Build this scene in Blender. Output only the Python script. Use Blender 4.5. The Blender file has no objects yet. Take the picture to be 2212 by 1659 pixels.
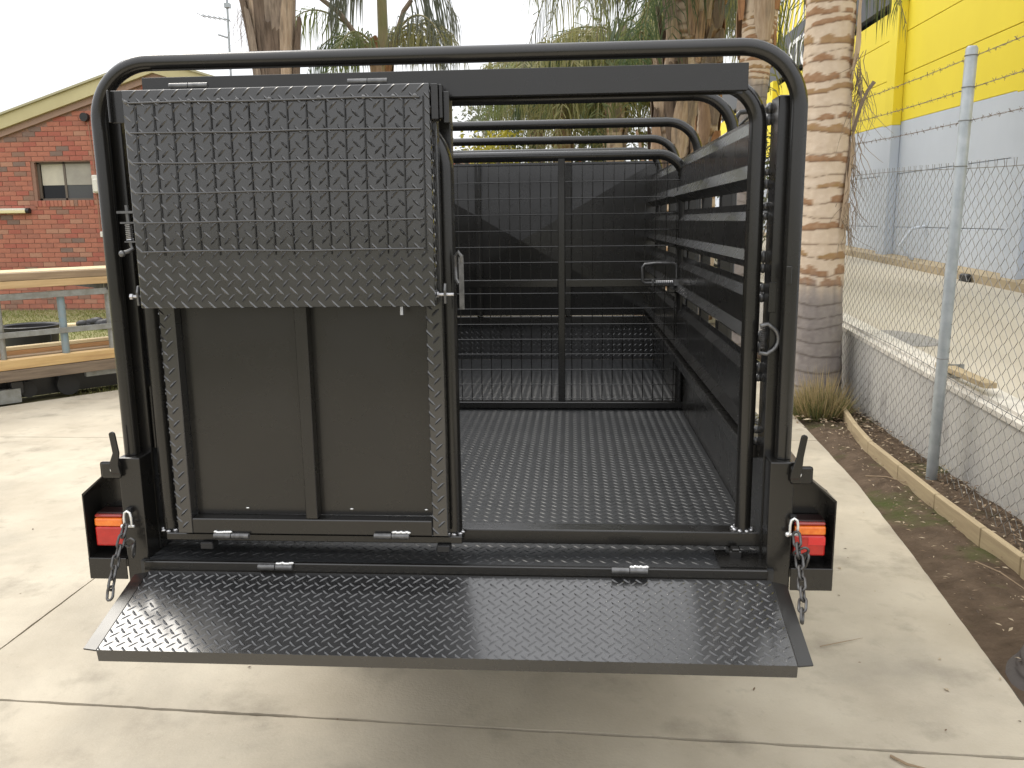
import bpy, bmesh, math, random
from mathutils import Vector, Matrix, noise
R = random.Random(7)
PI = math.pi
scene = bpy.context.scene
COL = scene.collection

# ------------------------------------------------------------------ camera
CAM = Vector((0.2757, -1.8409, 1.5))
YAW, PITCH, ROLL, FPX = -0.0715, 0.1885, 0.0131, 1850.37
fw = Vector((math.sin(YAW)*math.cos(PITCH), math.cos(YAW)*math.cos(PITCH), -math.sin(PITCH)))
r0 = Vector((math.cos(YAW), -math.sin(YAW), 0)); d0 = fw.cross(r0)
rt = r0*math.cos(ROLL) + d0*math.sin(ROLL); dn = d0*math.cos(ROLL) - r0*math.sin(ROLL)
cd = bpy.data.cameras.new('camera'); cam = bpy.data.objects.new('camera', cd); COL.objects.link(cam)
m = Matrix((( rt.x, -dn.x, -fw.x, CAM.x), (rt.y, -dn.y, -fw.y, CAM.y), (rt.z, -dn.z, -fw.z, CAM.z), (0, 0, 0, 1)))
cam.matrix_world = m
cd.sensor_width = 36; cd.lens = FPX/2212*36; cd.clip_start = 0.05; cd.clip_end = 900
scene.camera = cam

# ------------------------------------------------------------------ sky and sun (bright overcast)
SUN_EL, SUN_AZ = math.radians(51), math.radians(-50)     # azimuth measured from +Y towards +X
w = bpy.data.worlds.new('World'); scene.world = w; w.use_nodes = True
nt = w.node_tree; nt.nodes.clear()
sky = nt.nodes.new('ShaderNodeTexSky'); sky.sky_type = 'NISHITA'; sky.sun_disc = False
sky.sun_elevation = SUN_EL; sky.sun_rotation = SUN_AZ
mix = nt.nodes.new('ShaderNodeMix'); mix.data_type = 'RGBA'; mix.inputs[0].default_value = 0.9
cloud = nt.nodes.new('ShaderNodeRGB'); cloud.outputs[0].default_value = (19.5, 19.5, 19.8, 1)
# overcast dome, brighter towards the zenith: L = Lz (1 + 1.3 sin e) / 2.3
tcw = nt.nodes.new('ShaderNodeTexCoord'); sx = nt.nodes.new('ShaderNodeSeparateXYZ'); nt.links.new(tcw.outputs['Generated'], sx.inputs[0])
mr_ = nt.nodes.new('ShaderNodeMapRange'); mr_.inputs[3].default_value = 1/2.3; mr_.inputs[4].default_value = 1; nt.links.new(sx.outputs[2], mr_.inputs[0])
vm = nt.nodes.new('ShaderNodeVectorMath'); vm.operation = 'SCALE'; nt.links.new(cloud.outputs[0], vm.inputs[0]); nt.links.new(mr_.outputs[0], vm.inputs[3])
nt.links.new(sky.outputs[0], mix.inputs[6]); nt.links.new(vm.outputs[0], mix.inputs[7])
bg = nt.nodes.new('ShaderNodeBackground'); bg.inputs[1].default_value = 0.1
wo = nt.nodes.new('ShaderNodeOutputWorld')
nt.links.new(mix.outputs[2], bg.inputs[0]); nt.links.new(bg.outputs[0], wo.inputs[0])
sl = bpy.data.lights.new('sun', 'SUN'); so = bpy.data.objects.new('sun', sl); COL.objects.link(so)
sl.energy = 1.25; sl.angle = math.radians(24); sl.color = (1, .94, .84)
sd = Vector((math.sin(SUN_AZ)*math.cos(SUN_EL), math.cos(SUN_AZ)*math.cos(SUN_EL), math.sin(SUN_EL)))
so.rotation_euler = sd.to_track_quat('Z', 'Y').to_euler(); so.location = sd*40
vs = scene.view_settings; vs.view_transform = 'Standard'; vs.look = 'None'; vs.gamma = 1; vs.exposure = 0.40
vs.use_curve_mapping = False
scene.cycles.max_bounces = 6; scene.cycles.diffuse_bounces = 3; scene.cycles.glossy_bounces = 4; scene.cycles.transmission_bounces = 3

# ------------------------------------------------------------------ materials
MATS = {}
def mat(name, col, rough=.5, metal=0, var=None, vscale=8, vdet=5, vlo=.35, vhi=.65, bump=0, bscale=60, rvar=0, rscale=12,
        second=None, sscale=2, slo=.5, shi=.6, spec=.5, coat=0, stretch=None, trans=0, attr=None, emit=None, ior=None, alpha=None, translucent=0, bdist=.01):
    if name in MATS: return MATS[name]
    m = bpy.data.materials.new(name); m.use_nodes = True; t = m.node_tree; N = t.nodes; L = t.links
    b = N['Principled BSDF']; out = N['Material Output']
    tc = N.new('ShaderNodeTexCoord'); vec = tc.outputs['Object']
    if stretch:
        mp = N.new('ShaderNodeMapping'); mp.inputs['Scale'].default_value = stretch; L.new(vec, mp.inputs[0]); vec = mp.outputs[0]
    c4 = lambda c: (c[0], c[1], c[2], 1)
    b.inputs['Base Color'].default_value = c4(col)
    cur = None
    def nz(scale, det):
        n = N.new('ShaderNodeTexNoise'); n.inputs['Scale'].default_value = scale; n.inputs['Detail'].default_value = det; n.inputs['Roughness'].default_value = .6
        L.new(vec, n.inputs['Vector']); return n.outputs[0]
    def mr(src, lo, hi, a=0, bb=1):
        n = N.new('ShaderNodeMapRange'); n.inputs[1].default_value = lo; n.inputs[2].default_value = hi; n.inputs[3].default_value = a; n.inputs[4].default_value = bb
        L.new(src, n.inputs[0]); return n.outputs[0]
    def mx(f, a, c):
        n = N.new('ShaderNodeMix'); n.data_type = 'RGBA'; L.new(f, n.inputs[0])
        if isinstance(a, tuple): n.inputs[6].default_value = c4(a)
        else: L.new(a, n.inputs[6])
        if isinstance(c, tuple): n.inputs[7].default_value = c4(c)
        else: L.new(c, n.inputs[7])
        return n.outputs[2]
    if attr:
        a = N.new('ShaderNodeVertexColor'); a.layer_name = attr; cur = a.outputs[0]
    if var: cur = mx(mr(nz(vscale, vdet), vlo, vhi), cur if cur else tuple(col), tuple(var))
    if second: cur = mx(mr(nz(sscale, 6), slo, shi), cur if cur else tuple(col), tuple(second))
    if cur: L.new(cur, b.inputs['Base Color'])
    b.inputs['Roughness'].default_value = rough; b.inputs['Metallic'].default_value = metal
    b.inputs['Specular IOR Level'].default_value = spec; b.inputs['Coat Weight'].default_value = coat
    if coat: b.inputs['Coat Roughness'].default_value = .12
    b.inputs['Transmission Weight'].default_value = trans
    if ior: b.inputs['IOR'].default_value = ior
    if rvar: L.new(mr(nz(rscale, 4), .3, .7, rough-rvar, rough+rvar), b.inputs['Roughness'])
    if bump:
        bn = N.new('ShaderNodeBump'); bn.inputs['Strength'].default_value = bump; bn.inputs['Distance'].default_value = bdist
        L.new(nz(bscale, 6), bn.inputs['Height']); L.new(bn.outputs[0], b.inputs['Normal'])
    if translucent:
        tr = N.new('ShaderNodeBsdfTranslucent'); ms = N.new('ShaderNodeMixShader'); ms.inputs[0].default_value = translucent
        if cur: L.new(cur, tr.inputs[0])
        else: tr.inputs[0].default_value = c4(col)
        L.new(b.outputs[0], ms.inputs[1]); L.new(tr.outputs[0], ms.inputs[2]); L.new(ms.outputs[0], out.inputs[0])
    MATS[name] = m; return m

PAINT = mat('gunmetal_paint', (.0095, .0090, .0082), .27, 0, var=(.0125, .0118, .0105), vscale=5, rvar=.05, rscale=6, bump=.015, bscale=350, spec=.5, coat=.22, bdist=.002)
PLATE = mat('gunmetal_tread_paint', (.0150, .0150, .0152), .28, 0, var=(.0195, .0195, .0198), vscale=7, rvar=.06, rscale=9, bump=.04, bscale=220, spec=.6, coat=1.0, bdist=.002)
FLOORP = mat('worn_floor_paint', (.024, .025, .026), .42, 0, var=(.030, .031, .032), vscale=4, rvar=.06, second=(.065, .065, .065), sscale=2.6, slo=.66, shi=.74, bump=.06, bscale=220, bdist=.002)
DARKP = mat('black_paint', (.018, .018, .019), .4, 0, rvar=.05)
ZINC = mat('zinc_steel', (.52, .52, .53), .32, .9, var=(.40, .40, .41), vscale=60, rvar=.08)
HINGE = mat('hinge_sky_sheen', (.10, .10, .10), .28, .5, var=(.16, .16, .16), vscale=80)  # gunmetal lightened, so the sky's reflection is put into its colour
CHAIN = mat('dull_chain_steel', (.13, .13, .13), .45, .75, var=(.07, .065, .06), vscale=70, rvar=.1)
WHITEZ = mat('bright_zinc', (.78, .78, .76), .25, .6)
REDL = mat('red_lens', (.40, .010, .008), .16, 0, var=(.50, .016, .012), vscale=50, coat=.5, bump=.25, bscale=420, bdist=.003)
REDB = mat('bright_red_reflector', (.66, .016, .018), .12, 0, coat=.6, bump=.3, bscale=500, bdist=.003)
AMB = mat('amber_lens', (.78, .15, .012), .16, 0, var=(.88, .24, .03), vscale=60, coat=.5, bump=.25, bscale=420, bdist=.003)
RUBBER = mat('tyre_rubber', (.022, .022, .022), .75, bump=.2, bscale=80)
GALV = mat('galvanised_pipe', (.42, .45, .46), .5, .35, var=(.33, .36, .37), vscale=14, rvar=.08)
WIRE = mat('galvanised_wire', (.20, .195, .18), .6, .1)
BARB = mat('rusty_wire', (.20, .16, .13), .6, .3)
CONC = mat('slab_concrete', (.445, .390, .300), .88, 0, var=(.545, .487, .382), vscale=2.2, vdet=8, second=(.31, .272, .21), sscale=3.1, slo=.54, shi=.74, bump=.25, bscale=90, spec=.3, bdist=.006)
# extra blotches on the slab
def add_blotch(m):
    t = m.node_tree; N = t.nodes; L = t.links; b = N['Principled BSDF']
    src = b.inputs['Base Color'].links[0].from_socket
    tc = N['Texture Coordinate']
    for sc, lo, hi, col, f in ((.8, .50, .72, (.27, .245, .20), .6), (24, .62, .72, (.30, .26, .20), .28), (7, .60, .74, (.25, .225, .18), .35), (160, .55, .8, (.62, .57, .47), .35)):
        n = N.new('ShaderNodeTexNoise'); n.inputs['Scale'].default_value = sc; n.inputs['Detail'].default_value = 7; n.inputs['Roughness'].default_value = .65; n.inputs['Distortion'].default_value = .4
        L.new(tc.outputs['Object'], n.inputs['Vector'])
        r = N.new('ShaderNodeMapRange'); r.inputs[1].default_value = lo; r.inputs[2].default_value = hi; r.inputs[4].default_value = f; L.new(n.outputs[0], r.inputs[0])
        x = N.new('ShaderNodeMix'); x.data_type = 'RGBA'; L.new(r.outputs[0], x.inputs[0]); L.new(src, x.inputs[6]); x.inputs[7].default_value = (*col, 1); src = x.outputs[2]
    L.new(src, b.inputs['Base Color'])
add_blotch(CONC)
DRIVE = mat('raised_drive_concrete', (.52, .475, .39), .9, 0, var=(.45, .40, .32), vscale=.9, vdet=6, stretch=(1, .25, 1), bump=.15, bscale=70, spec=.3)
JOINT = mat('joint_dirt', (.07, .058, .042), .95, 0, var=(.12, .10, .07), vscale=30)
RETW = mat('weathered_render', (.54, .52, .475), .92, 0, var=(.44, .425, .40), vscale=3, second=(.27, .255, .24), sscale=4, slo=.55, shi=.75, bump=.3, bscale=60, stretch=(1, 1, .5), spec=.25)
COPE = mat('coping_concrete', (.66, .62, .55), .9, 0, var=(.52, .49, .43), vscale=9, bump=.2, bscale=50)
SOIL = mat('bare_soil', (.085, .060, .040), .96, 0, var=(.14, .10, .068), vscale=9, vdet=8, second=(.07, .085, .025), sscale=1.7, slo=.56, shi=.68, bump=.9, bscale=35, spec=.2, bdist=.02)
GROUND = mat('far_ground', (.20, .17, .11), .95, 0, var=(.13, .13, .06), vscale=.6)
LAWN = mat('lawn_soil', (.20, .20, .075), .95, 0, var=(.26, .23, .11), vscale=1.2, bump=.5, bscale=30)
GRASS = mat('grass_blade', (.17, .21, .05), .7, 0, var=(.29, .27, .10), vscale=1.2, translucent=.3)
MORTAR = mat('mortar', (.39, .215, .155), .95, 0, var=(.22, .15, .12), vscale=20, bump=.3, bscale=90)
BRK = [mat('brick_%s' % n, c, .88, 0, var=v, vscale=9, bump=.35, bscale=90, spec=.25) for n, c, v in (
    ('orange', (.45, .185, .125), (.39, .155, .105)), ('red', (.41, .14, .10), (.36, .12, .088)), ('rust', (.39, .165, .115), (.33, .14, .10)),
    ('brown', (.30, .175, .13), (.25, .15, .11)), ('tan', (.44, .235, .16), (.40, .205, .14)), ('dark', (.24, .165, .135), (.20, .14, .115)))]
CREAM = mat('cream_fascia', (.55, .49, .27), .6, 0, var=(.49, .43, .23), vscale=2)
CREAM2 = mat('cream_roof_trim', (.42, .39, .25), .6)
SOFFIT = mat('brown_soffit', (.33, .22, .165), .8)
ROOFT = mat('roof_tile', (.21, .15, .12), .8, var=(.16, .11, .09), vscale=4)
WFRAME = mat('bronze_window_frame', (.13, .105, .08), .5)
GLASS = mat('window_glass', (.008, .009, .011), .08, 0, spec=.3)
BLIND = mat('blind_fabric', (.60, .56, .45), .9, var=(.48, .45, .37), vscale=3)
BLACKP = mat('black_plastic', (.016, .016, .017), .5, rvar=.1)
LAMPC = mat('cream_plastic', (.72, .64, .36), .5)
WHITEP = mat('white_plastic', (.72, .70, .62), .5)
def wood(name, c, v, s=None, st=(9, 9, .7)):
    return mat(name, c, .75, 0, var=v, vscale=5, vdet=7, stretch=st, second=s or tuple(x*.6 for x in c), sscale=1.2, slo=.58, shi=.75, bump=.2, bscale=30, spec=.3)
WY = wood('fresh_pine', (.60, .42, .20), (.52, .34, .15), (.36, .21, .10))
WC = wood('pale_pine', (.74, .62, .40), (.66, .52, .31), (.60, .47, .28))
WG = wood('weathered_pine', (.34, .25, .16), (.25, .18, .115))
WT = wood('tan_pine', (.56, .40, .22), (.48, .33, .17), (.40, .27, .14))
WO = wood('orange_pine', (.60, .34, .17), (.52, .28, .13))
WR = wood('rough_hardwood', (.23, .175, .125), (.15, .115, .085))
SLEEP = wood('sleeper_edging', (.45, .36, .22), (.37, .29, .18), (.30, .23, .14), (9, .7, 9))
FRAMEG = mat('weathered_steel_rail', (.30, .31, .30), .55, .3, var=(.22, .22, .20), vscale=15)
FRAMEB = mat('blue_grey_post', (.20, .29, .34), .55, .1, var=(.25, .29, .30), vscale=12)
YEL = mat('yellow_wall_paint', (.88, .72, .045), .7, 0, var=(.84, .68, .04), vscale=.7, bump=.06, bscale=30)
GRY = mat('grey_wall_paint', (.56, .61, .68), .75, 0, var=(.525, .575, .645), vscale=.8, bump=.06, bscale=30)
SIGNB = mat('charcoal_cladding', (.030, .032, .034), .5)
SIGNW = mat('white_lettering', (.82, .82, .80), .5)
BASEC = mat('wall_footing', (.42, .34, .22), .9, var=(.34, .27, .17), vscale=3)
BARK = mat('palm_bark', (.5, .4, .3), .85, 0, attr='bark', bump=.35, bscale=40, bdist=.01, spec=.25)
BOOT = [mat('leaf_base_%s' % n, c, .85, 0, var=v, vscale=6, stretch=(6, 6, .8), second=tuple(q*.45 for q in c), sscale=2.2, slo=.52, shi=.66, bump=.5, bscale=16, spec=.2) for n, c, v in (
    ('tan', (.44, .31, .215), (.31, .21, .145)), ('grey', (.33, .265, .21), (.20, .155, .125)), ('dark', (.13, .095, .072), (.20, .15, .115)), ('pale', (.52, .41, .31), (.37, .27, .19)), ('orange', (.42, .225, .115), (.31, .16, .085)))]
LEAF = [mat('palm_leaflet_%s' % n, c, .5, 0, var=v, vscale=2, translucent=.52) for n, c, v in (
    ('deep', (.075, .115, .050), (.105, .15, .065)), ('mid', (.14, .175, .060), (.19, .22, .08)), ('olive', (.25, .25, .085), (.31, .29, .12)), ('grey', (.13, .145, .105), (.18, .185, .13)))]
RACH = mat('frond_stem', (.20, .20, .08), .6, var=(.27, .22, .12), vscale=3)
RACHD = mat('dry_frond_stem', (.20, .16, .12), .8, var=(.29, .22, .16), vscale=3)
YLEAF = mat('yellow_foliage', (.50, .42, .04), .6, var=(.38, .36, .05), vscale=2, translucent=.4)
GLEAF = mat('bush_leaf', (.075, .105, .04), .6, var=(.13, .15, .06), vscale=2, translucent=.3)
PLEAF = mat('pale_gum_leaf', (.17, .19, .13), .6, var=(.12, .14, .09), vscale=2, translucent=.3)
DRYL = [mat('dry_leaf_%d' % i, c, .85) for i, c in enumerate(((.30, .22, .14), (.17, .115, .07), (.44, .36, .25), (.09, .065, .045)))]
TUFTM = [mat('tuft_%d' % i, c, .8, translucent=.2) for i, c in enumerate(((.40, .31, .16), (.26, .24, .09), (.11, .13, .045)))]
RUST = mat('red_oxide_steel', (.36, .10, .055), .7)
REDROOF = mat('red_roof', (.46, .13, .08), .7)
STAIN = mat('steel_pit_lid', (.26, .25, .24), .75, var=(.32, .31, .29), vscale=20)

# ------------------------------------------------------------------ mesh helpers
ORG = {}
def V(*a): return Vector(a)
class MB:
    def __init__(s): s.v = []; s.f = []; s.c = None
    def add(s, vs, fs):
        o = len(s.v); s.v += [Vector(p) for p in vs]; s.f += [tuple(i+o for i in f) for f in fs]; return s
    def box(s, x0, x1, y0, y1, z0, z1):
        return s.add([(x0,y0,z0),(x1,y0,z0),(x1,y1,z0),(x0,y1,z0),(x0,y0,z1),(x1,y0,z1),(x1,y1,z1),(x0,y1,z1)],
                     [(0,3,2,1),(4,5,6,7),(0,1,5,4),(1,2,6,5),(2,3,7,6),(3,0,4,7)])
    def bar(s, p, q, a, b, up=(0,0,1)):
        p, q = Vector(p), Vector(q); d = (q-p).normalized(); u = Vector(up); x = d.cross(u)
        if x.length < 1e-4: x = d.cross(Vector((1,0,0)))
        x.normalize(); y = x.cross(d).normalized(); x *= a/2; y *= b/2
        return s.add([p-x-y, p+x-y, p+x+y, p-x+y, q-x-y, q+x-y, q+x+y, q-x+y], [(0,1,2,3),(7,6,5,4),(0,4,5,1),(1,5,6,2),(2,6,7,3),(3,7,4,0)])
    def tube(s, path, r, n=10, closed=False, caps=True):
        path = [Vector(p) for p in path]; k = len(path); rs = r if isinstance(r, (list, tuple)) else [r]*k
        T = []
        for i in range(k):
            a = path[(i-1) % k] if (closed or i > 0) else path[0]; b = path[(i+1) % k] if (closed or i < k-1) else path[-1]
            T.append((b-a).normalized())
        ref = Vector((0,0,1)) if abs(T[0].z) < .9 else Vector((0,1,0))
        x = T[0].cross(ref).normalized(); vs = []; o = len(s.v)
        for i in range(k):
            x = (x - T[i]*x.dot(T[i])).normalized(); y = T[i].cross(x)
            for j in range(n):
                a = 2*PI*j/n; vs.append(path[i] + (x*math.cos(a)+y*math.sin(a))*rs[i])
        fs = []
        for i in range(k if closed else k-1):
            for j in range(n):
                a, b = i*n+j, i*n+(j+1) % n; c, d = ((i+1) % k)*n+(j+1) % n, ((i+1) % k)*n+j
                fs.append((a,b,c,d))
        if caps and not closed:
            fs.append(tuple(range(n-1,-1,-1))); fs.append(tuple((k-1)*n+j for j in range(n)))
        return s.add(vs, fs)
    def prism(s, poly, d):       # poly: 3D points in a plane, extruded by vector d
        n = len(poly); d = Vector(d); P = [Vector(p) for p in poly]
        return s.add(P+[p+d for p in P], [tuple(range(n-1,-1,-1)), tuple(range(n,2*n))] + [(i,(i+1)%n,n+(i+1)%n,n+i) for i in range(n)])
    def sheet(s, prof, axis, a, b, th):   # prof: list of (u,v); makes a folded sheet along axis 'y' (u=x,v=z) from a to b with thickness th in u
        n = len(prof); vs = []
        for yy in (a, b):
            for (u, v) in prof: vs.append((u, yy, v))
            for (u, v) in prof: vs.append((u+th, yy, v))
        fs = []
        for i in range(n-1):
            fs.append((i, i+1, 2*n+i+1, 2*n+i)); fs.append((n+i, 2*n+n+i, 2*n+n+i+1, n+i+1)); fs.append((i, n+i, n+i+1, i+1)); fs.append((2*n+i, 2*n+i+1, 3*n+i+1, 3*n+i))
        fs.append((0, 2*n, 3*n, n)); fs.append((n-1, 2*n-1, 4*n-1, 3*n-1))
        return s.add(vs, fs)
    def ico(s, c, r, seg=8, rings=5, sq=(1,1,1)):
        vs = [(c[0], c[1], c[2]+r*sq[2])]
        for i in range(1, rings):
            t = PI*i/rings
            for j in range(seg):
                a = 2*PI*j/seg; vs.append((c[0]+r*sq[0]*math.sin(t)*math.cos(a), c[1]+r*sq[1]*math.sin(t)*math.sin(a), c[2]+r*sq[2]*math.cos(t)))
        vs.append((c[0], c[1], c[2]-r*sq[2])); fs = []; e = len(vs)-1
        for j in range(seg):
            fs.append((0, 1+j, 1+(j+1)%seg)); fs.append((e, e-seg+(j+1)%seg, e-seg+j))
        for i in range(rings-2):
            for j in range(seg):
                a = 1+i*seg+j; b = 1+i*seg+(j+1)%seg; fs.append((a, a+seg, b+seg, b))
        return s.add(vs, fs)
    def build(s, name, mt, parent=None, smooth=None, bevel=0, kind=None, segs=1):
        org = ORG.get(parent.as_pointer(), Vector((0,0,0))) if parent else Vector((0,0,0))
        if parent is None and getattr(s, 'org', None) is not None: org = s.org
        me = bpy.data.meshes.new(name); me.from_pydata([tuple(p-org) for p in s.v], [], s.f)
        if bevel:
            bm = bmesh.new(); bm.from_mesh(me); bmesh.ops.recalc_face_normals(bm, faces=bm.faces)
            es = [e for e in bm.edges if len(e.link_faces) == 2 and e.calc_face_angle(0) > math.radians(50)]
            try: bmesh.ops.bevel(bm, geom=es, offset=bevel, segments=segs, affect='EDGES', profile=.5)
            except Exception: pass
            bm.to_mesh(me); bm.free()
        else:
            bm = bmesh.new(); bm.from_mesh(me); bmesh.ops.recalc_face_normals(bm, faces=bm.faces); bm.to_mesh(me); bm.free()
        for mm in (mt if isinstance(mt, (list, tuple)) else [mt]): me.materials.append(mm)
        if smooth is not None:
            me.shade_smooth(); me.set_sharp_from_angle(angle=math.radians(smooth))
        o = bpy.data.objects.new(name, me); COL.objects.link(o)
        if parent: o.parent = parent; ORG[o.as_pointer()] = org
        else: o.location = org; ORG[o.as_pointer()] = org
        if kind: o['kind'] = kind
        return o
def thing(name, loc, label, cat, group=None):
    o = bpy.data.objects.new(name, None); COL.objects.link(o); o.location = loc; o.empty_display_size = .1
    ORG[o.as_pointer()] = Vector(loc); tag(o, label, cat, group); return o
def tag(o, label, cat, group=None):
    o['label'] = label; o['category'] = cat
    if group: o['group'] = group
    return o
def place(name, me, loc, parent, rz=0, rot=None, scale=None):          # an instance sharing mesh data, loc in world
    o = bpy.data.objects.new(name, me); COL.objects.link(o)
    org = ORG[parent.as_pointer()]; o.parent = parent; o.location = Vector(loc)-org
    if rot: o.rotation_euler = rot
    elif rz: o.rotation_euler = (0,0,rz)
    if scale: o.scale = scale
    ORG[o.as_pointer()] = org; return o
def arc(c, r, a0, a1, n, plane='xz'):
    out = []
    for i in range(n+1):
        a = a0+(a1-a0)*i/n; x, y = r*math.cos(a), r*math.sin(a)
        out.append(Vector((c[0]+x, c[1], c[2]+y)) if plane == 'xz' else Vector((c[0]+x, c[1]+y, c[2])) if plane == 'xy' else Vector((c[0], c[1]+x, c[2]+y)))
    return out
def hoop_path(hx, y, z0, zt, rad, n=10):
    p = [V(-hx, y, z0)] + arc((-hx+rad, y, zt-rad), rad, PI, PI/2, n) + arc((hx-rad, y, zt-rad), rad, PI/2, 0, n) + [V(hx, y, z0)]
    return p
LUG_L, LUG_W, LUG_H, LUG_P = .0255, .0052, .0022, .0293
def lugs(o, u, v, w, h, pitch=LUG_P, off=(0,0), margin=.004, hs=1):
    """raised bars of checker plate over the rectangle o + u*w + v*h; normal = u x v"""
    o, u, v = Vector(o), Vector(u).normalized(), Vector(v).normalized(); n = u.cross(v); mb = MB()
    prof = [(-.5, 0, 0), (-.22, .5, 0), (.22, .5, 0), (.5, 0, 0), (.22, -.5, 0), (-.22, -.5, 0), (-.27, 0, 1), (.27, 0, 1)]
    fc = [(5,4,7,6), (2,1,6,7), (1,0,6), (0,5,6), (4,3,7), (3,2,7)]
    for k in (0, 1):
        a = PI/4 if k else -PI/4
        ca, sa = math.cos(a), math.sin(a)
        e = LUG_L*.5*.707
        i0 = -1
        nx = int(w/pitch)+3; ny = int(h/pitch)+3
        for i in range(i0, nx):
            for j in range(i0, ny):
                cx = (i+.5*k)*pitch+off[0]; cy = (j+.5*k)*pitch+off[1]
                if cx < margin or cx > w-margin or cy < margin or cy > h-margin: continue
                vs = []
                for (px, py, pz) in prof:
                    lx, ly = px*LUG_L, py*LUG_W+(.0016-.0064*px*px)*(1 if k else -1)
                    X = min(max(cx+lx*ca-ly*sa, 0), w); Y = min(max(cy+lx*sa+ly*ca, 0), h)
                    vs.append(o+u*X+v*Y+n*(pz*LUG_H*hs))
                mb.add(vs, fc)
    return mb

# ================================================================== SETTING: ground, slabs, bed, drive
g = MB(); g.add([(-300,-300,-.06),(300,-300,-.06),(300,300,-.06),(-300,300,-.06)], [(0,1,2,3)])
g.build('ground', GROUND, kind='structure')

drive = MB(); drive.add([(-7.0,-6,-.02),(1.72,-6,-.02),(1.66,.3,-.02),(1.90,3.0,-.02),(2.0,5.2,-.02),(2.2,14,-.02),(-3.0,14,-.02),(-3.0,6.8,-.02),(-7.0,2.25,-.02)], [tuple(range(9))])
DRV = drive.build('concrete_driveway', JOINT, kind='structure')
def jag(a, b, amp, seed):
    a, b = Vector(a), Vector(b); n = max(2, int((b-a).length/.035)); d = (b-a).normalized(); s = Vector((-d.y, d.x, 0)); out = []
    for i in range(n):
        t = i/n; p = a+(b-a)*t
        out.append(p+s*(amp*(noise.noise((p.x*7+seed, p.y*7, seed))+.7*noise.noise((p.x*31, p.y*31+seed, 2*seed))) if i else 0))
    return out
GJ = .0065
def slab(pts, seed, amps):
    ring = []
    for i in range(len(pts)): ring += jag((*pts[i], 0), (*pts[(i+1) % len(pts)], 0), amps[i], seed+i)
    mb = MB(); mb.prism([p-Vector((0,0,.019)) for p in ring], (0,0,.019))
    return mb.build('concrete_slab', CONC, DRV)
G_ = .0045
def ja(x): return .489 - .0485*x          # the joint behind the tailgate
def jb(x): return 3.95+.002*x
def edge(y): return 1.66+.0889*(y-.3) if y < 3 else 1.90+.045*(y-3)
xj = -1.79
slab([(xj+G_,-6),(1.72,-6),(1.645,ja(1.64)-GJ),(xj+G_,ja(xj)-GJ)], 1, (0,.004,.0045,.003))
slab([(xj+G_,ja(xj)+GJ),(1.645,ja(1.64)+GJ),(edge(2),2),(edge(3),3),(edge(3.94),jb(1.9)-G_),(xj+G_,jb(xj)-G_)], 5, (.0045,.003,.003,.003,.003,.003))
slab([(-7,-6),(xj-G_,-6),(xj-G_,ja(xj)-GJ),(-7,.83)], 11, (0,.003,.004,0))
slab([(-7,.838),(xj-G_,ja(xj)+GJ),(xj-G_,jb(xj)-G_),(-5.46,jb(-4)-G_),(-7,2.2)], 17, (.004,.003,.003,0,0))
slab([(xj+G_,jb(xj)+G_),(edge(3.96),jb(1.9)+G_),(2.0,5.2),(2.2,14),(xj+G_,14)], 23, (.003,.003,0,0,0))
slab([(-5.44,jb(-4)+G_),(xj-G_,jb(xj)+G_),(xj-G_,14),(-3,14),(-3,6.8)], 29, (.003,.003,0,0,0))

# garden bed soil between slab edge and fence
bed = MB(); nx, ny = 26, 150
for j in range(ny+1):
    y = -3+12*j/ny
    for i in range(nx+1):
        x0 = edge(y)-.004; x1 = 2.52 if y > 1 else 2.6; x = x0+(x1-x0)*i/nx
        k_ = min(1, i/6); z = -.03+.047*k_+k_*.014*noise.noise((x*5, y*5, 0))+k_*.012*noise.noise((x*17, y*17, 3))+k_*.006*noise.noise((x*47, y*47, 3))
        bed.v.append(V(x, y, z))
for j in range(ny):
    for i in range(nx):
        a = j*(nx+1)+i; bed.f.append((a, a+1, a+nx+2, a+nx+1))
bed.build('garden_bed', SOIL, smooth=60, kind='structure')

# raised driveway behind the retaining wall
def zdrv(x, y):
    a = .385+.0465*min(y, 6)+.02*max(0, y-6); b = .324+.0266*y; t = (x-2.46)/3.54
    return a+(b-a)*t
rd = MB(); NX, NY = 12, 44
for j in range(NY+1):
    y = -4+44*j/NY
    for i in range(NX+1):
        x = 2.6+(6.0-2.6)*i/NX; rd.v.append(V(x, y, zdrv(x, y)-.02))
for j in range(NY):
    for i in range(NX):
        a = j*(NX+1)+i; rd.f.append((a, a+1, a+NX+2, a+NX+1))
rd.build('raised_driveway', DRIVE, smooth=60, kind='structure')

lw = MB(); lw.add([(-30,2.0,-.03),(-7.0,2.2,-.03),(-5.4,4.0,-.03),(-3.0,6.75,-.03),(-3.0,14,-.03),(-3,30,-.03),(-30,30,-.03)], [tuple(range(7))])
lw.build('lawn', LAWN, kind='structure')
gb = MB()
for i in range(26000):
    x = R.uniform(-11.5, -3.2); y = R.uniform(5.6, 13.4)
    if y < 6.75+(x+3)*1.146+.1: continue
    h = R.uniform(.02, .06); a = R.uniform(0, PI); dx, dy = math.cos(a)*.007, math.sin(a)*.007; lx, ly = R.uniform(-.03,.03), R.uniform(-.03,.03)
    gb.add([(x-dx,y-dy,-.03),(x+dx,y+dy,-.03),(x+lx,y+ly,h-.03)], [(0,1,2)])
o = gb.build('lawn_grass', GRASS, kind='stuff'); tag(o, 'short yellow green grass between the timber rack and the brick house', 'grass')

# ================================================================== STOCK TRAILER
T = thing('stock_trailer', (0, 1.4, 0), 'charcoal steel stock crate trailer with folded ramp door and lowered tailgate', 'trailer')
ZF = .7463                      # floor level
HX, HR, HZ = .733, .0172, 1.836
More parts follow.
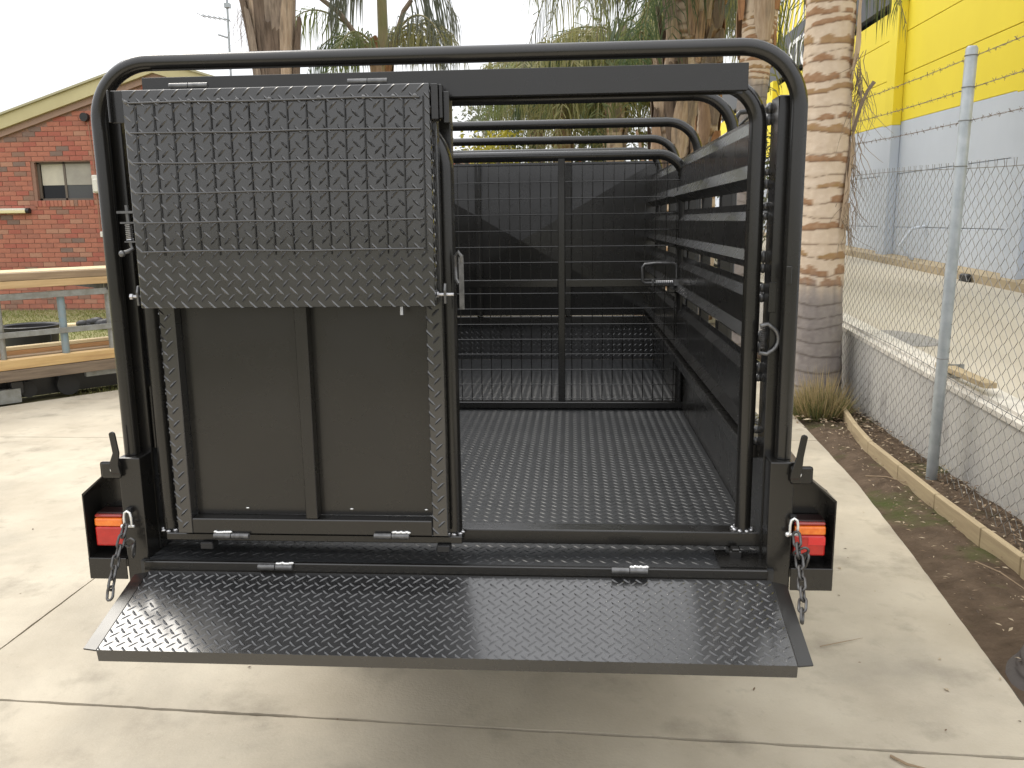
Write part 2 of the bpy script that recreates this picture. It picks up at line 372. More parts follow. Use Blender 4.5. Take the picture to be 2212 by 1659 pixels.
# floor
f = MB().box(-.715, .715, -.045, 2.85, ZF-.004-.03, ZF-.004).build('floor', FLOORP, T)
lugs((-.71, -.04, ZF-.004), (1,0,0), (0,1,0), 1.42, 2.88, hs=.55).build('tread_pattern', FLOORP, f, smooth=50, kind='stuff')
MB().box(-.70, .70, -.060, -.048, ZF-.045, ZF+.001).build('sill', PAINT, T, bevel=.002)
MB().box(-.715, .715, -.047, .0, ZF-.09, ZF-.036).build('rear_crossmember', PAINT, T, bevel=.003)
MB().box(.6, .70, -.046, .05, ZF-.003, ZF+.004).build('sill_plate', PAINT, T)
# chassis, axle, wheels, drawbar
for s in (-1, 1):
    MB().box(s*.55-.025, s*.55+.025, 0, 2.85, ZF-.11, ZF-.035).build('chassis_rail', PAINT, T)
    MB().bar((s*.53, 2.8, ZF-.15), (0, 4.15, ZF-.2), .05, .1).build('drawbar', PAINT, T)
for y in (.6, 1.2, 1.8, 2.4): MB().box(-.52, .52, y-.02, y+.02, ZF-.095, ZF-.036).build('floor_bearer', PAINT, T)
MB().box(-.70, .70, 1.30, 1.345, .30, .345).build('axle', DARKP, T)
for s in (-1, 1):
    wh = MB()
    prof = [(.20, -.05), (.235, -.075), (.285, -.085), (.305, -.07), (.312, 0), (.305, .07), (.285, .085), (.235, .075), (.20, .05)]
    n = 32; wv = []; cx_, cy_, cz_ = s*.665, 1.32, .312
    for i in range(n):
        a = 2*PI*i/n
        for (r_, x_) in prof: wv.append((cx_+x_, cy_+r_*math.cos(a), cz_+r_*math.sin(a)))
    k = len(prof); wf = [(i*k+j, i*k+(j+1)%k, ((i+1)%n)*k+(j+1)%k, ((i+1)%n)*k+j) for i in range(n) for j in range(k)]
    wheel = MB().add(wv, wf).build('tyre', RUBBER, T, smooth=40)
    MB().tube([(cx_-.04, cy_, cz_), (cx_+.04, cy_, cz_)], .2, 24).build('wheel_rim', GALV, wheel, smooth=30)
# front wall: cross-broken sheet, ribs, kick plate
FY = 2.85
fwm = MB(); zc0, zc1 = .985, 1.80
fwm.add([(-.72,FY,zc0),(.72,FY,zc0),(.72,FY,zc1),(-.72,FY,zc1),(.0,FY-.034,(zc0+zc1)/2)], [(0,1,4),(1,2,4),(2,3,4),(3,0,4)])
fwm.add([(-.72,FY+.003,zc0),(.72,FY+.003,zc0),(.72,FY+.003,zc1),(-.72,FY+.003,zc1)], [(0,1,2,3)])
FW = fwm.build('front_wall', PAINT, T)
for x in (-.228, .253): MB().box(x-.016, x+.016, FY-.038, FY-.003, zc0+.003, zc1-.003).build('front_rib', PAINT, T, bevel=.002)
MB().box(-.72, .72, FY-.03, FY+.004, .938, .984).build('front_ledge', PAINT, T, bevel=.003)
kp = MB().box(-.72, .72, FY-.006, FY+.003, ZF-.003, .937).build('front_kick_plate', PLATE, T)
lugs((-.715, FY-.006, ZF), (1,0,0), (0,0,1), 1.43, .19, hs=.7).build('tread_pattern', PLATE, kp, smooth=50, kind='stuff')
MB().tube(hoop_path(.735, FY, .95, 1.853, .11), HR, 12).build('roof_hoop', PAINT, T, smooth=40)
for y in (.75, 1.45, 2.1):
    MB().tube(hoop_path(.737, y, .95, 1.847, .115), .0170, 12).build('roof_hoop', PAINT, T, smooth=40)
MB().tube([(.737,.92,1.74),(.775,.92,1.76)]+[(.775,.92,1.80),(.785,.92,1.815),(.83,.92,1.82),(.85,1.1,1.82),(.85,1.25,1.81),(.775,1.27,1.76)], .008, 8).build('tie_handle', PAINT, T, smooth=50)
# side walls: four folded slats, corner plates, lower sides
SL = [(1.735, 1.562), (1.532, 1.382), (1.355, 1.206), (1.176, .992)]
for s in (-1, 1):
    for k, (zt, zb) in enumerate(SL):
        a0, a1, a2 = .703, .688, .670
        prof = [(s*a0, zt), (s*a0, zt-.018), (s*a1, zt-.040), (s*a1, zb+.044), (s*a2, zb+.022), (s*(a0-.006), zb)]
        if k == 0: prof = [(s*.725, zt), (s*a0, zt-.004), (s*a0, zt-.012), (s*a1, zt-.045), (s*a1, zb+.058), (s*a2, zb+.024), (s*(a0-.006), zb)]
        MB().sheet(prof, 'y', .09, FY-.012, s*.0025).build('slat', PAINT, T)
    MB().box(*sorted((s*.716, s*.722)), .09, FY, .66, .988).build('side_sheet', PAINT, T)
    MB().box(*sorted((s*.664, s*.722)), .1, FY-.03, .955, .990).build('side_ledge', PAINT, T, bevel=.004)
    MB().box(*sorted((s*.697, s*.7405)), .020, .088, ZF, 1.745).build('corner_plate', PAINT, T, bevel=.002)
    for y in (.75, 1.1, 1.45, 1.78, 2.1, 2.48): MB().box(*sorted((s*.7065, s*.735)), y-.022, y+.022, .96, 1.72).build('side_post', PAINT, T, bevel=.002)
    # weld fillets on the slat ends
    wb = MB()
    for (zt, zb) in SL:
        for z in (zt-.03, zb+.033, zb+.008, zt-.008):
            wb.ico((s*.694, .089, z), .008, 6, 4, (1.3, .8, R.uniform(1, 1.9)))
    wb.build('weld', HINGE, T, smooth=60, kind='stuff')
# rear hoop, corner posts
MB().tube(hoop_path(HX, 0, .985, HZ, .118, 14), HR, 16).build('rear_hoop', PAINT, T, smooth=40)
for s in (-1, 1):
    x0, x1 = sorted((s*.70, s*.752))
    cp = MB().box(x0, x1, -.035, .03, .668, .984).build('corner_post', PAINT, T, bevel=.003, segs=2)
    # light box: back plate, outer wall, top slope, bottom panel
    ox = s*.843
    lb = MB()
    lb.box(*sorted((s*.752, ox)), .034, .038, .694, .90)                       # back
    lb.box(*sorted((ox-s*.003, ox)), -.038, .037, .694, .898)                   # outer side
    lb.prism([(ox, -.038, .8985), (s*.785, -.038, .947), (s*.785, -.038, .944), (ox-s*.003, -.038, .8945)], (0,.075,0))
    lb.prism([(s*.752, .033, .90), (ox, .033, .899), (s*.785, .033, .946), (s*.752, .033, .972)], (0,.003,0))
    LB = lb.build('light_box', PAINT, T)
    MB().box(*sorted((s*.7525, ox)), -.040, -.0365, .694, .745).build('lower_panel', PAINT, LB, bevel=.001)
    MB().box(*sorted((s*.7525, ox)), -.036, .033, .741, .745).build('shelf', PAINT, LB)
    # tail light: housing, red block, reflector, amber
    xa, xb = sorted((s*.757, s*.831))
    tl = MB().box(xa, xb, -.012, .032, .766, .846).build('tail_light', mat('lamp_housing', (.03,.012,.01), .4), T, bevel=.003)
    MB().box(xa+.003, xb-.003, -.026, -.0125, .769, .816).build('red_lens', REDL, tl, bevel=.004, segs=2)
    if s > 0: MB().box(*sorted((s*.79, s*.827)), -.0272, -.0262, .794, .8125).build('reflector', REDB, tl, bevel=.0006)
    MB().box(xa+.003, xb-.003, -.026, -.0125, .8165, .8365).build('amber_lens', AMB, tl, bevel=.004, segs=2)
    MB().box(xa+.003, xb-.003, -.024, -.0125, .837, .8445).build('top_lens', mat('dark_red_lens', (.30,.02,.012), .2, coat=.4), tl, bevel=.003)
    # tailgate over-centre latch
    pv = MB().box(*sorted((s*.740, s*.787)), -.047, -.041, .939, .978).build('latch_plate', PAINT, T, bevel=.005, segs=2)
    MB().ico((s*.758, -.048, .960), .0055, 10, 6).build('rivet', WHITEZ, pv, smooth=60)
    hpath = [V(s*.748, -.052, .952), V(s*.752, -.053, .972), V(s*.744 if s < 0 else s*.757, -.054, 1.0), V(s*.749 if s < 0 else s*.764, -.055, 1.043)]
    lv = MB()
    wds = (.016, .017, .0115, .011); L_, Rr = [], []
    for p, wd in zip(hpath, wds): L_.append(p+V(-wd*.5*1.25,0,0)); Rr.append(p+V(wd*.5*1.25,0,0))
    tip = [hpath[-1]+V(.005,0,.004), hpath[-1]+V(0,0,.006), hpath[-1]+V(-.005,0,.004)]
    poly = L_[::1]+[tip[2], tip[1], tip[0]]+Rr[::-1]
    for p in poly: p.y = -.0475
    lv.prism(poly, (0,-.006,0)); lv.build('latch_lever', PAINT, T, bevel=.001)
    # mudguard
    mg = MB(); pts = [(.08,.93),(.30,.945),(.8,.945),(1.84,.945),(2.1,.93),(2.35,.75)]
    mg.prism([(s*.7525, y, z) for y, z in pts]+[(s*.7525, y, z-.004) for y, z in pts[::-1]], (s*.055,0,0))
    M_ = mg.build('mudguard', PLATE, T)
    lugs((s*.7525 if s > 0 else -.8075, .30, .9452), (1,0,0), (0,1,0), .055, 1.5).build('tread_pattern', PLATE, M_, smooth=50, kind='stuff')
    MB().box(*sorted((s*.803, s*.8075)), .08, 2.2, .70, .928).build('guard_skirt', PAINT, M_)

# ------ swing gate (full width, inside the hoop)
GY = .052
gate = MB().tube(hoop_path(.663, GY, .80, 1.775, .085, 10), .0182, 14).build('swing_gate', PAINT, T, smooth=40)
MB().box(-.70, .704, GY-.022, GY+.024, .7665, .801).build('bottom_rail', PAINT, gate, bevel=.003, segs=2)
MB().box(-.012, .018, GY-.018, GY+.018, .802, 1.757).build('centre_post', PAINT, gate, bevel=.003)
ft = MB().box(.628, .655, GY-.05, GY+.005, .7485, .766).box(.632, .65, GY-.052, GY-.03, .766, .772)
ft.build('foot_stop', PAINT, gate, bevel=.002)
wld = MB()
for a in range(9): wld.ico((.663+.021*math.cos(a*.72), GY+.021*math.sin(a*.72), .8025), .0055, 6, 4, (1.2,1.2,.8))
wld.build('weld', ZINC, gate, smooth=60, kind='stuff')
MB().tube([(-.699, GY-.005, .99), (-.699, GY-.005, 1.135)], .0135, 12).build('hinge_barrel', PAINT, gate, smooth=40)
MB().tube([(-.699, GY-.005, 1.048), (-.699, GY-.005, 1.052)], .0142, 12).build('hinge_seam', DARKP, gate, smooth=40)
MB().box(.693, .7085, GY-.035, GY-.03, 1.30, 1.364).build('strike_plate', PAINT, gate, bevel=.001)
# D handle
dh = [V(.676,0,1.272), V(.692,0,1.276)] + arc((.685, 0, 1.243), .031, PI*.36, -PI*.36, 8) + [V(.692,0,1.211), V(.676,0,1.214)]
for i, p in enumerate(dh): p.y = .012
MB().tube(dh, .0045, 8).build('latch_handle', HINGE, gate, smooth=50)
sp = [V(.683+.005*math.cos(i*.9), .014+.005*math.sin(i*.9), 1.222+i*.0006) for i in range(80)]
MB().tube(sp, .0013, 5).build('latch_spring', CHAIN, gate, smooth=60)
MB().box(.716, .7275, -.028, -.0245, 1.363, 1.40).build('catch', PAINT, gate, bevel=.001)

# ------ slide track
tr = MB().box(-.617, .624, -.032, -.028, 1.749, 1.801).box(-.617, .624, -.0278, .030, 1.7975, 1.801).box(-.617, .624, -.0278, -.012, 1.749, 1.753).box(-.617, .624, .026, .030, 1.749, 1.797)
tr.build('slide_track', PAINT, T, bevel=.0008)

# ------ sliding gate
SY = .0
sp_ = [V(-.655,SY,.80)] + arc((-.655+.11,SY,1.715-.11), .11, PI, PI/2, 10) + arc((.008-.11,SY,1.715-.11), .11, PI/2, 0, 12) + [V(.008,SY,.80)]
sg = MB().tube(sp_, .0185, 14).build('sliding_gate', PAINT, T, smooth=40)
MB().box(-.655, .030, -.032, .018, .7885, .8055).build('bottom_rail', PAINT, sg, bevel=.002)
for x in (-.556, -.012): MB().box(x-.015, x+.015, -.045, -.012, .772, .7884).build('slide_foot', DARKP, sg, bevel=.002)
for x in (-.3, -.02): MB().tube([(x,.0,1.715),(x,.0,1.745)], .009, 8).build('track_roller', ZINC, sg, smooth=40)
wl = MB()
for (x0_, n_) in ((-.655, 8), (.008, 8)):
    for a in range(n_): wl.ico((x0_+.019*math.cos(a*.8), -.0+.019*math.sin(a*.8)-.004, .8065), .0045, 6, 4, (1.4,1,.8))
wl.build('weld', ZINC, sg, smooth=60, kind='stuff')
# handle strap on the right stile
hs = MB().tube([V(.028,-.02,1.405), V(.029,-.024,1.428), V(.036,-.026,1.436), V(.042,-.026,1.428), V(.042,-.024,1.415)], .0045, 8)
hs.box(.036, .0465, -.0275, -.0245, 1.315, 1.425); hs.tube([V(.028,-.02,1.405), V(.029,-.021,1.38), V(.035,-.024,1.37)], .0045, 8)
hs.build('latch_handle', HINGE, sg, smooth=40)

# ------ ramp door (lower leaf, folded up)
LY = -.057
rd_ = MB()
rd_.box(-.613, -.579, LY, -.022, .815, 1.755); RDo = rd_.build('ramp_door', PLATE, T, bevel=.0015)
st = MB().box(-.032, .002, LY, -.022, .815, 1.755).build('stile', PLATE, RDo, bevel=.0015)
lugs((-.613, LY, .82), (1,0,0), (0,0,1), .034, .93, off=(.004,0), margin=.002).build('tread_pattern', PLATE, RDo, smooth=50, kind='stuff')
lugs((-.032, LY, .82), (1,0,0), (0,0,1), .034, .93, off=(.006,.008), margin=.002).build('tread_pattern', PLATE, RDo, smooth=50, kind='stuff')
lugs((-.613, -.022, .82), (0,-1,0), (0,0,1), .034, .93, margin=.003).build('tread_pattern', PLATE, RDo, smooth=50, kind='stuff')
MB().box(-.5785, -.0325, LY-.0015, -.023, .8155, .8505).build('bottom_rail', PAINT, RDo, bevel=.002)
MB().box(-.317, -.290, LY+.001, -.0265, .8515, 1.755).build('centre_rib', PAINT, RDo, bevel=.0015)
for (xa, xb) in ((-.578, -.304), (-.303, -.033)):
    MB().box(xa, xb, -.026, -.0235, .852, 1.75).build('sheet_insert', PAINT, RDo)
tw = MB()
for x in (-.46, -.22, -.05): tw.ico((x, -.028, .8665), .002, 6, 4, (2.2,1,1))
tw.build('weld', WHITEZ, RDo, smooth=60, kind='stuff')
def hinge(x0, x1, y, z, parent, flip=False):
    xm = (x0+x1)/2
    hb = MB().tube([(x0,y,z),(xm-.001,y,z)], .0068, 10).tube([(xm+.001,y,z),(x1,y,z)], .0068, 10).build('hinge', HINGE, parent, smooth=40)
    wb = MB()
    for i in range(9): wb.ico((xm+(.004+i*.0042)*(1 if flip else -1)*-1, y+.003, z+.0075+R.uniform(-.001,.001)), .0042, 6, 4, (1.2,1,.8))
    wb.build('weld', WHITEZ, hb, smooth=60, kind='stuff')
hinge(-.527, -.447, -.064, .813, RDo, True); hinge(-.162, -.084, -.064, .817, RDo, False)
MB().tube([(-.082,-.061,1.337),(-.082,-.063,1.308)], .0042, 8).build('pin', ZINC, RDo, smooth=40)

# ------ ramp flap (upper leaf with welded wire grip)
UY = -.092
fl = MB().box(-.632, -.006, UY, UY+.031, 1.328, 1.768).build('ramp_flap', PLATE, T, bevel=.0012)
lugs((-.632, UY, 1.328), (1,0,0), (0,0,1), .626, .44, off=(.008,.006), margin=.001).build('tread_pattern', PLATE, fl, smooth=50, kind='stuff')
lugs((-.632, UY+.031, 1.328), (0,-1,0), (0,0,1), .031, .44, off=(.004,.004), margin=.003).build('tread_pattern', PLATE, fl, smooth=50, kind='stuff')
lugs((-.006, UY, 1.328), (0,1,0), (0,0,1), .031, .44, off=(.004,.01), margin=.003).build('tread_pattern', PLATE, fl, smooth=50, kind='stuff')
for i in range(6):
    z = 1.742-.0592*i
    p = [V(-.617+.1185*k, UY-.0068, z+.0012*math.sin(k*2+i)) for k in range(6)]
    MB().tube(p, .0020, 8).build('grip_wire', PLATE, fl, smooth=60)
for i in range(16):
    x = -.608+.0392*i
    MB().tube([(x+.002, UY-.0034, 1.744), (x, UY-.0034, 1.6), (x-.001, UY-.0034, 1.437)], .0013, 6).build('grip_wire', PAINT, fl, smooth=60)
wv_ = MB()
for x in (-.615, -.56, -.49, -.44, -.39, -.32, -.22, -.13, -.08, -.035): wv_.ico((x+R.uniform(-.01,.01), UY-.006, 1.744), .0042, 6, 4, (1.3,.8,1.1))
wv_.build('weld', HINGE, fl, smooth=60, kind='stuff')
def hinge2(x0, x1):
    MB().tube([(x0,-.072,1.7765),(x0+(x1-x0)*.49,-.072,1.7765)], .0062, 10).tube([(x0+(x1-x0)*.51,-.072,1.7765),(x1,-.072,1.7765)], .0062, 10).box(x0+.003,x1-.003,-.0705,-.063,1.768,1.777).build('hinge', HINGE, fl, smooth=40)
hinge2(-.54, -.46); hinge2(-.172, -.092)
for (x0_, x1_, z0_, z1_, y0_) in ((-.672, -.636, 1.708, 1.772, -.064), ):
    MB().box(x0_, x1_, y0_, y0_+.006, z0_, z1_).box(x0_, x0_+.004, y0_-.012, y0_, z0_, z1_).build('guide_bracket', PAINT, fl, bevel=.001)
MB().box(-.004, .010, -.085, -.048, 1.70, 1.768).box(.0105, .017, -.075, -.048, 1.703, 1.768).box(.0175, .029, -.062, -.048, 1.695, 1.756).build('guide_bracket', PAINT, fl, bevel=.001)
# spring bolt on the left edge
sb = MB().tube([V(-.655,-.07,1.542), V(-.653,-.07,1.46), V(-.651,-.07,1.452), V(-.657,-.075,1.447), V(-.668,-.08,1.443)], .0042, 8)
sb.box(-.674, -.636, -.078, -.062, 1.525, 1.530).box(-.668, -.634, -.079, -.061, 1.504, 1.5075).box(-.662, -.633, -.079, -.061, 1.465, 1.468)
sbo = sb.build('spring_bolt', HINGE, fl, smooth=40)
MB().ico((-.668,-.082,1.442), .007, 10, 6).build('knob', HINGE, sbo, smooth=60)
MB().tube([V(-.654+.0068*math.cos(i*.75), -.07+.0068*math.sin(i*.75), 1.468+i*.00046) for i in range(80)], .0013, 5).build('spring', ZINC, sbo, smooth=60)
for s, x in ((-1, -.646), (1, .012)):
    pb = MB().tube([(x-.016,-.07,1.351),(x+.018,-.07,1.351)], .0038, 8)
    pb.tube([(x-.019,-.07,1.351),(x-.013,-.07,1.351)], .0065, 6)
    pbo = pb.build('pivot_bolt', ZINC, fl, smooth=30)
    MB().prism([(x-.002,-.078,1.332),(x-.002,-.062,1.332),(x-.002,-.060,1.36),(x-.002,-.066,1.374),(x-.002,-.074,1.374),(x-.002,-.080,1.36)], (.005,0,0)).build('lug_plate', HINGE, pbo, bevel=.001)

# ------ lowered tailgate
H0, H1 = Vector((0, -.064, .7275)), Vector((0, -.302, .657)); tv = (H1-H0); tl_ = tv.length; td = tv.normalized(); tn = Vector((1,0,0)).cross(-td).normalized()
tn = Vector((1,0,0)).cross(td); tn = tn if tn.z > 0 else -tn
tg = MB(); a_ = Vector((-.685,0,0)); b_ = Vector((.706,0,0))
tg.prism([H0+a_, H0+b_, H1+b_, H1+a_], -tn*.004)
TG = tg.build('tailgate', PLATE, T, bevel=.0008)
lugs(H1+a_, (1,0,0), -td, 1.391, tl_, pitch=.0262, off=(.004,.004), margin=.001, hs=.85).build('tread_pattern', PLATE, TG, smooth=50, kind='stuff')
lip = MB(); dv = Vector((0,.004,-.026)); lip.prism([H1+a_, H1+b_, H1+b_+dv, H1+a_+dv], (0,.004,.0)); LIP = lip.build('lip', PLATE, TG)
for s in (-1, 1):
    e = a_ if s < 0 else b_
    q0, q1 = H0+e+td*.004, H1+e
    MB().prism([q0+Vector((s*.0006,0,0)), q1+Vector((s*.0006,0,0)), q1+Vector((s*.030,0,0))-td*.004, q0+td*.01+Vector((s*.030,0,0))], -tn*.004).build('side_wing', PAINT, TG, bevel=.0008)
hinge(-.430, -.352, -.0655, .741, TG, False); hinge(.362, .440, -.0655, .745, TG, False)

# ------ tailgate chains: every link a piece
def link_mesh():
    mb = MB(); p = []
    for i in range(7): a = -PI/2+PI*i/6; p.append(V(.0078+.0*a, 0, 0)*0+V(.0075*math.cos(a), 0, .0075*math.sin(a)))
    path = [V(q.z, 0, q.x+.0085) for q in p][::1]+[V(-q.z, 0, -q.x-.0085) for q in p]
    mb.tube(path, .0030, 7, closed=True); me = bpy.data.meshes.new('chain_link'); me.from_pydata([tuple(v) for v in mb.v], [], mb.f); me.materials.append(CHAIN); me.shade_smooth(); return me
LM = link_mesh()
for s in (-1, 1):
    if s < 0: pts = [V(-.732,-.052,.852), V(-.735,-.065,.825), V(-.742,-.10,.765), V(-.736,-.14,.722), V(-.728,-.165,.697)]
    else: pts = [V(.7515,-.052,.852), V(.755,-.065,.825), V(.757,-.10,.765), V(.752,-.145,.725), V(.744,-.175,.698)]
    ch = MB().box(pts[0].x-.006, pts[0].x+.006, -.046, -.0355, .856, .868).build('chain', DARKP, T)
    sh = MB().tube([pts[0]+V(0,0,.012)+q for q in (V(-.008,0,-.034), V(-.0085,0,-.016), V(-.006,0,-.004), V(0,0,0), V(.006,0,-.004), V(.0085,0,-.016), V(.008,0,-.034))], .0030, 8)
    sh.tube([pts[0]+V(-.013,0,-.024), pts[0]+V(.014,0,-.024)], .0034, 8); sh.ico(pts[0]+V(-.013,0,-.024), .0055, 8, 5)
    sh.build('shackle', WHITEZ, ch, smooth=60)
    # walk along the polyline
    segs = []; acc = 0
    dist = [0]
    for i in range(1, len(pts)): dist.append(dist[-1]+(pts[i]-pts[i-1]).length)
    step = .0238; n = int((dist[-1]-.03)/step)+1
    def at(d):
        for i in range(1, len(pts)):
            if d <= dist[i] or i == len(pts)-1:
                t = (d-dist[i-1])/(dist[i]-dist[i-1]); return pts[i-1].lerp(pts[i], t), (pts[i]-pts[i-1]).normalized()
    for i in range(n):
        p, d = at(.033+i*step); q = d.to_track_quat('Z', 'Y').to_euler('XYZ')
        q = (d.to_track_quat('Z', 'Y') @ Matrix.Rotation(PI/2*(i % 2)+R.uniform(-.25,.25)+.5, 3, 'Z').to_quaternion()).to_euler()
        place('link', LM, p, ch, rot=q)
    # slack end link
    p = pts[0]+V(.012, -.022, -.055)
    place('link', LM, p, ch, rot=(.5, .9, .2)); place('link', LM, p+V(.009,-.004,-.017), ch, rot=(.2, -.2, 1.7))

# ------ mesh divider gate inside
DY = 1.58
dg = MB().tube(hoop_path(.705, DY, .776, 1.742, .10, 10), .0195, 14).build('divider_gate', PAINT, T, smooth=40)
MB().box(-.73, .73, DY-.022, DY+.018, .7485, .7755).build('bottom_rail', PAINT, dg, bevel=.003)
MB().box(.220, .247, DY-.016, DY+.014, .776, 1.735).build('centre_stile', PAINT, dg, bevel=.002)
MB().box(-.686, .219, DY-.013, DY+.013, 1.238, 1.268).build('mid_rail', PAINT, dg, bevel=.002)
MB().box(.248, .686, DY-.013, DY+.013, 1.238, 1.268).build('mid_rail', PAINT, dg, bevel=.002)
for z in (.788, .846, .907, .97, 1.03, 1.091, 1.153, 1.214, 1.336, 1.397, 1.459, 1.521, 1.583, 1.645, 1.709):
    MB().tube([(-.69, DY-.008, z), (.69, DY-.008, z)], .0020, 5).build('mesh_wire', PAINT, dg, smooth=60)
x = -.66
while x < .69:
    if not (.205 < x < .262): MB().tube([(x, DY-.0045, .776), (x, DY-.0045, 1.73)], .0020, 5).build('mesh_wire', PAINT, dg, smooth=60)
    x += .0406
lp = [V(.588,DY-.035,1.254), V(.560,DY-.035,1.254), V(.549,DY-.035,1.262), V(.548,DY-.035,1.315), V(.557,DY-.035,1.327), V(.60,DY-.035,1.331), V(.668,DY-.035,1.331), V(.679,DY-.035,1.322), V(.680,DY-.035,1.27)]
lt = MB().tube(lp, .0048, 8).tube([(.588,DY-.035,1.254),(.765,DY-.035,1.254)], .0048, 8).build('gate_latch', HINGE, dg, smooth=50)
MB().tube([V(.60+i*.00085, DY-.035+.009*math.cos(i*.7), 1.254+.009*math.sin(i*.7)) for i in range(80)], .0017, 5).build('latch_spring', ZINC, lt, smooth=60)
MB().box(.585, .592, DY-.046, DY-.02, 1.243, 1.266).box(.668, .70, DY-.046, DY-.019, 1.243, 1.266).build('latch_keeper', HINGE, lt, bevel=.001)

# ================================================================== RETAINING WALL, FENCE, BED EDGING
rw = MB(); ys = [-3+.5*i for i in range(27)]
for i in range(len(ys)-1):
    a, b = ys[i], ys[i+1]
    rw.add([(2.47,a,-.05),(2.47,b,-.05),(2.47,b,zdrv(2.46,b)-.035),(2.47,a,zdrv(2.46,a)-.035),(2.62,a,-.05),(2.62,b,-.05),(2.62,b,zdrv(2.46,b)-.035),(2.62,a,zdrv(2.46,a)-.035)],
           [(0,1,2,3),(4,7,6,5),(3,2,6,7)])
RWt = thing('retaining_wall', (2.54, 3, 0), 'low weathered grey concrete retaining wall with pale coping behind the chain link fence', 'wall')
rw.build('wall_face', RETW, RWt)
for k in range(5):
    a, b = -3+2.6*k+.004, -3+2.6*(k+1)-.004
    cp = MB()
    n = 6
    for i in range(n):
        y0_, y1_ = a+(b-a)*i/n, a+(b-a)*(i+1)/n; z0_, z1_ = zdrv(2.46,y0_)-.033, zdrv(2.46,y1_)-.033
        cp.add([(2.455,y0_,z0_),(2.455,y1_,z1_),(2.455,y1_,z1_+.028),(2.455,y0_,z0_+.028),(2.60,y1_,z1_+.028),(2.60,y0_,z0_+.028)], [(0,1,2,3),(3,2,4,5)])
        cp.add([(2.515,y0_,z0_+.028),(2.515,y1_,z1_+.028),(2.515,y1_,z1_+.045),(2.515,y0_,z0_+.045),(2.66,y1_,z1_+.045),(2.66,y0_,z0_+.045)], [(0,1,2,3),(3,2,4,5)])
    cp.build('coping', COPE, RWt)

FA = math.radians(2.6)
def fx(y): return 2.312+(y-3.03)*math.tan(FA)
def fz(y): return .03*(y-3.03)
FEN = thing('chain_link_fence', (2.312, 3.03, 0), 'galvanised chain link security fence with barbed wire in front of the grey and yellow wall', 'fence')
for y in (-.1, 3.03, 6.2, 9.4):
    z = 2.345+fz(y)
    po = MB().tube([(fx(y)+.015, y, -.05), (fx(y), y-.1, z-.012), (fx(y), y-.1, z)], [.0305, .0295, .022], 16).build('fence_post', GALV, FEN, smooth=40)
    for zz_ in (2.30, 2.145, 1.98, 1.75, .72):
        zz_ += fz(y); t_ = zz_/z
        MB().tube([V(fx(y)+.015*(1-t_)+.032*math.cos(a), y-.1*t_+.032*math.sin(a), zz_) for a in [2*PI*i/12 for i in range(12)]], .0022, 5, closed=True).build('tie_wire', WIRE, po)
for k, (zl, amp) in enumerate(((2.305, .01), (2.15, .012), (1.985, .01))):
    bw = MB()
    for s_ in (0, 1):
        bw.tube([V(fx(y_)+.0025*math.cos(y_*40+PI*s_)+.034, y_, zl+fz(y_)+amp*math.sin(y_*1.1)+.0025*math.sin(y_*40+PI*s_)) for y_ in [.6+.03*i for i in range(330)]], .0013, 4)
    y_ = .7
    while y_ < 10:
        z_ = zl+fz(y_)+amp*math.sin(y_*1.1); x_ = fx(y_)+.034
        for q in range(4):
            a = R.uniform(0, 2*PI); d = V(math.cos(a), R.uniform(-.5,.5), math.sin(a))*.016
            bw.tube([V(x_,y_+q*.003,z_)-d*.15, V(x_,y_+q*.003,z_)+d], .0011, 3)
        y_ += .105
    bw.build('barbed_wire', BARB, FEN)
for zl in (1.745, .62):
    MB().tube([V(fx(y_)+.038, y_, zl+fz(y_)+(.012*math.sin(y_*2.1) if zl < 1 else .006*math.sin(y_*1.9))) for y_ in [.6+.1*i for i in range(100)]], .0022, 5).build('strain_wire', WIRE, FEN)
cl = MB(); P_ = .060; y_ = .5; k = 0
while y_ < 10.2:
    path = []; zz0, zz1 = .05, 1.775; nn_ = int((zz1-zz0)/P_)*2
    for i in range(nn_+4):
        z_ = zz0+(P_*.60)*i
        if z_ > zz1: break
        sgn = 1 if (i+k) % 2 else -1
        path.append(V(fx(y_)+.034+.003*sgn, y_+sgn*P_*.38+.012*math.sin(z_*5+y_)+.10*(z_-1)*.18, z_+fz(y_)))
    path.append(path[-1]+V(0, .012*(1 if k % 2 else -.3), .035))
    cl.tube(path, .0018, 3, caps=False); y_ += P_*.86; k += 1
clo = cl.build('chain_link_mesh', WIRE, FEN, kind='stuff')

# timber edging boards along the bed
EP = [(2.36,5.05),(2.312,4.65),(2.215,4.05),(2.158,3.55),(2.150,3.02),(2.140,2.49),(2.146,2.0),(2.154,1.66),(2.17,1.0),(2.2,-.5)]
ED = thing('timber_edging', (2.15, 3, 0), 'pale timber garden edging boards curving along the soil below the fence', 'edging')
for i in range(len(EP)-1):
    a, b = EP[i], EP[i+1]; da = Vector((b[0]-a[0], b[1]-a[1], 0)).normalized()*.003
    MB().bar(V(a[0],a[1],.045)+da, V(b[0],b[1],.045)-da, .034, .11).build('edging_board', SLEEP, ED, bevel=.004)

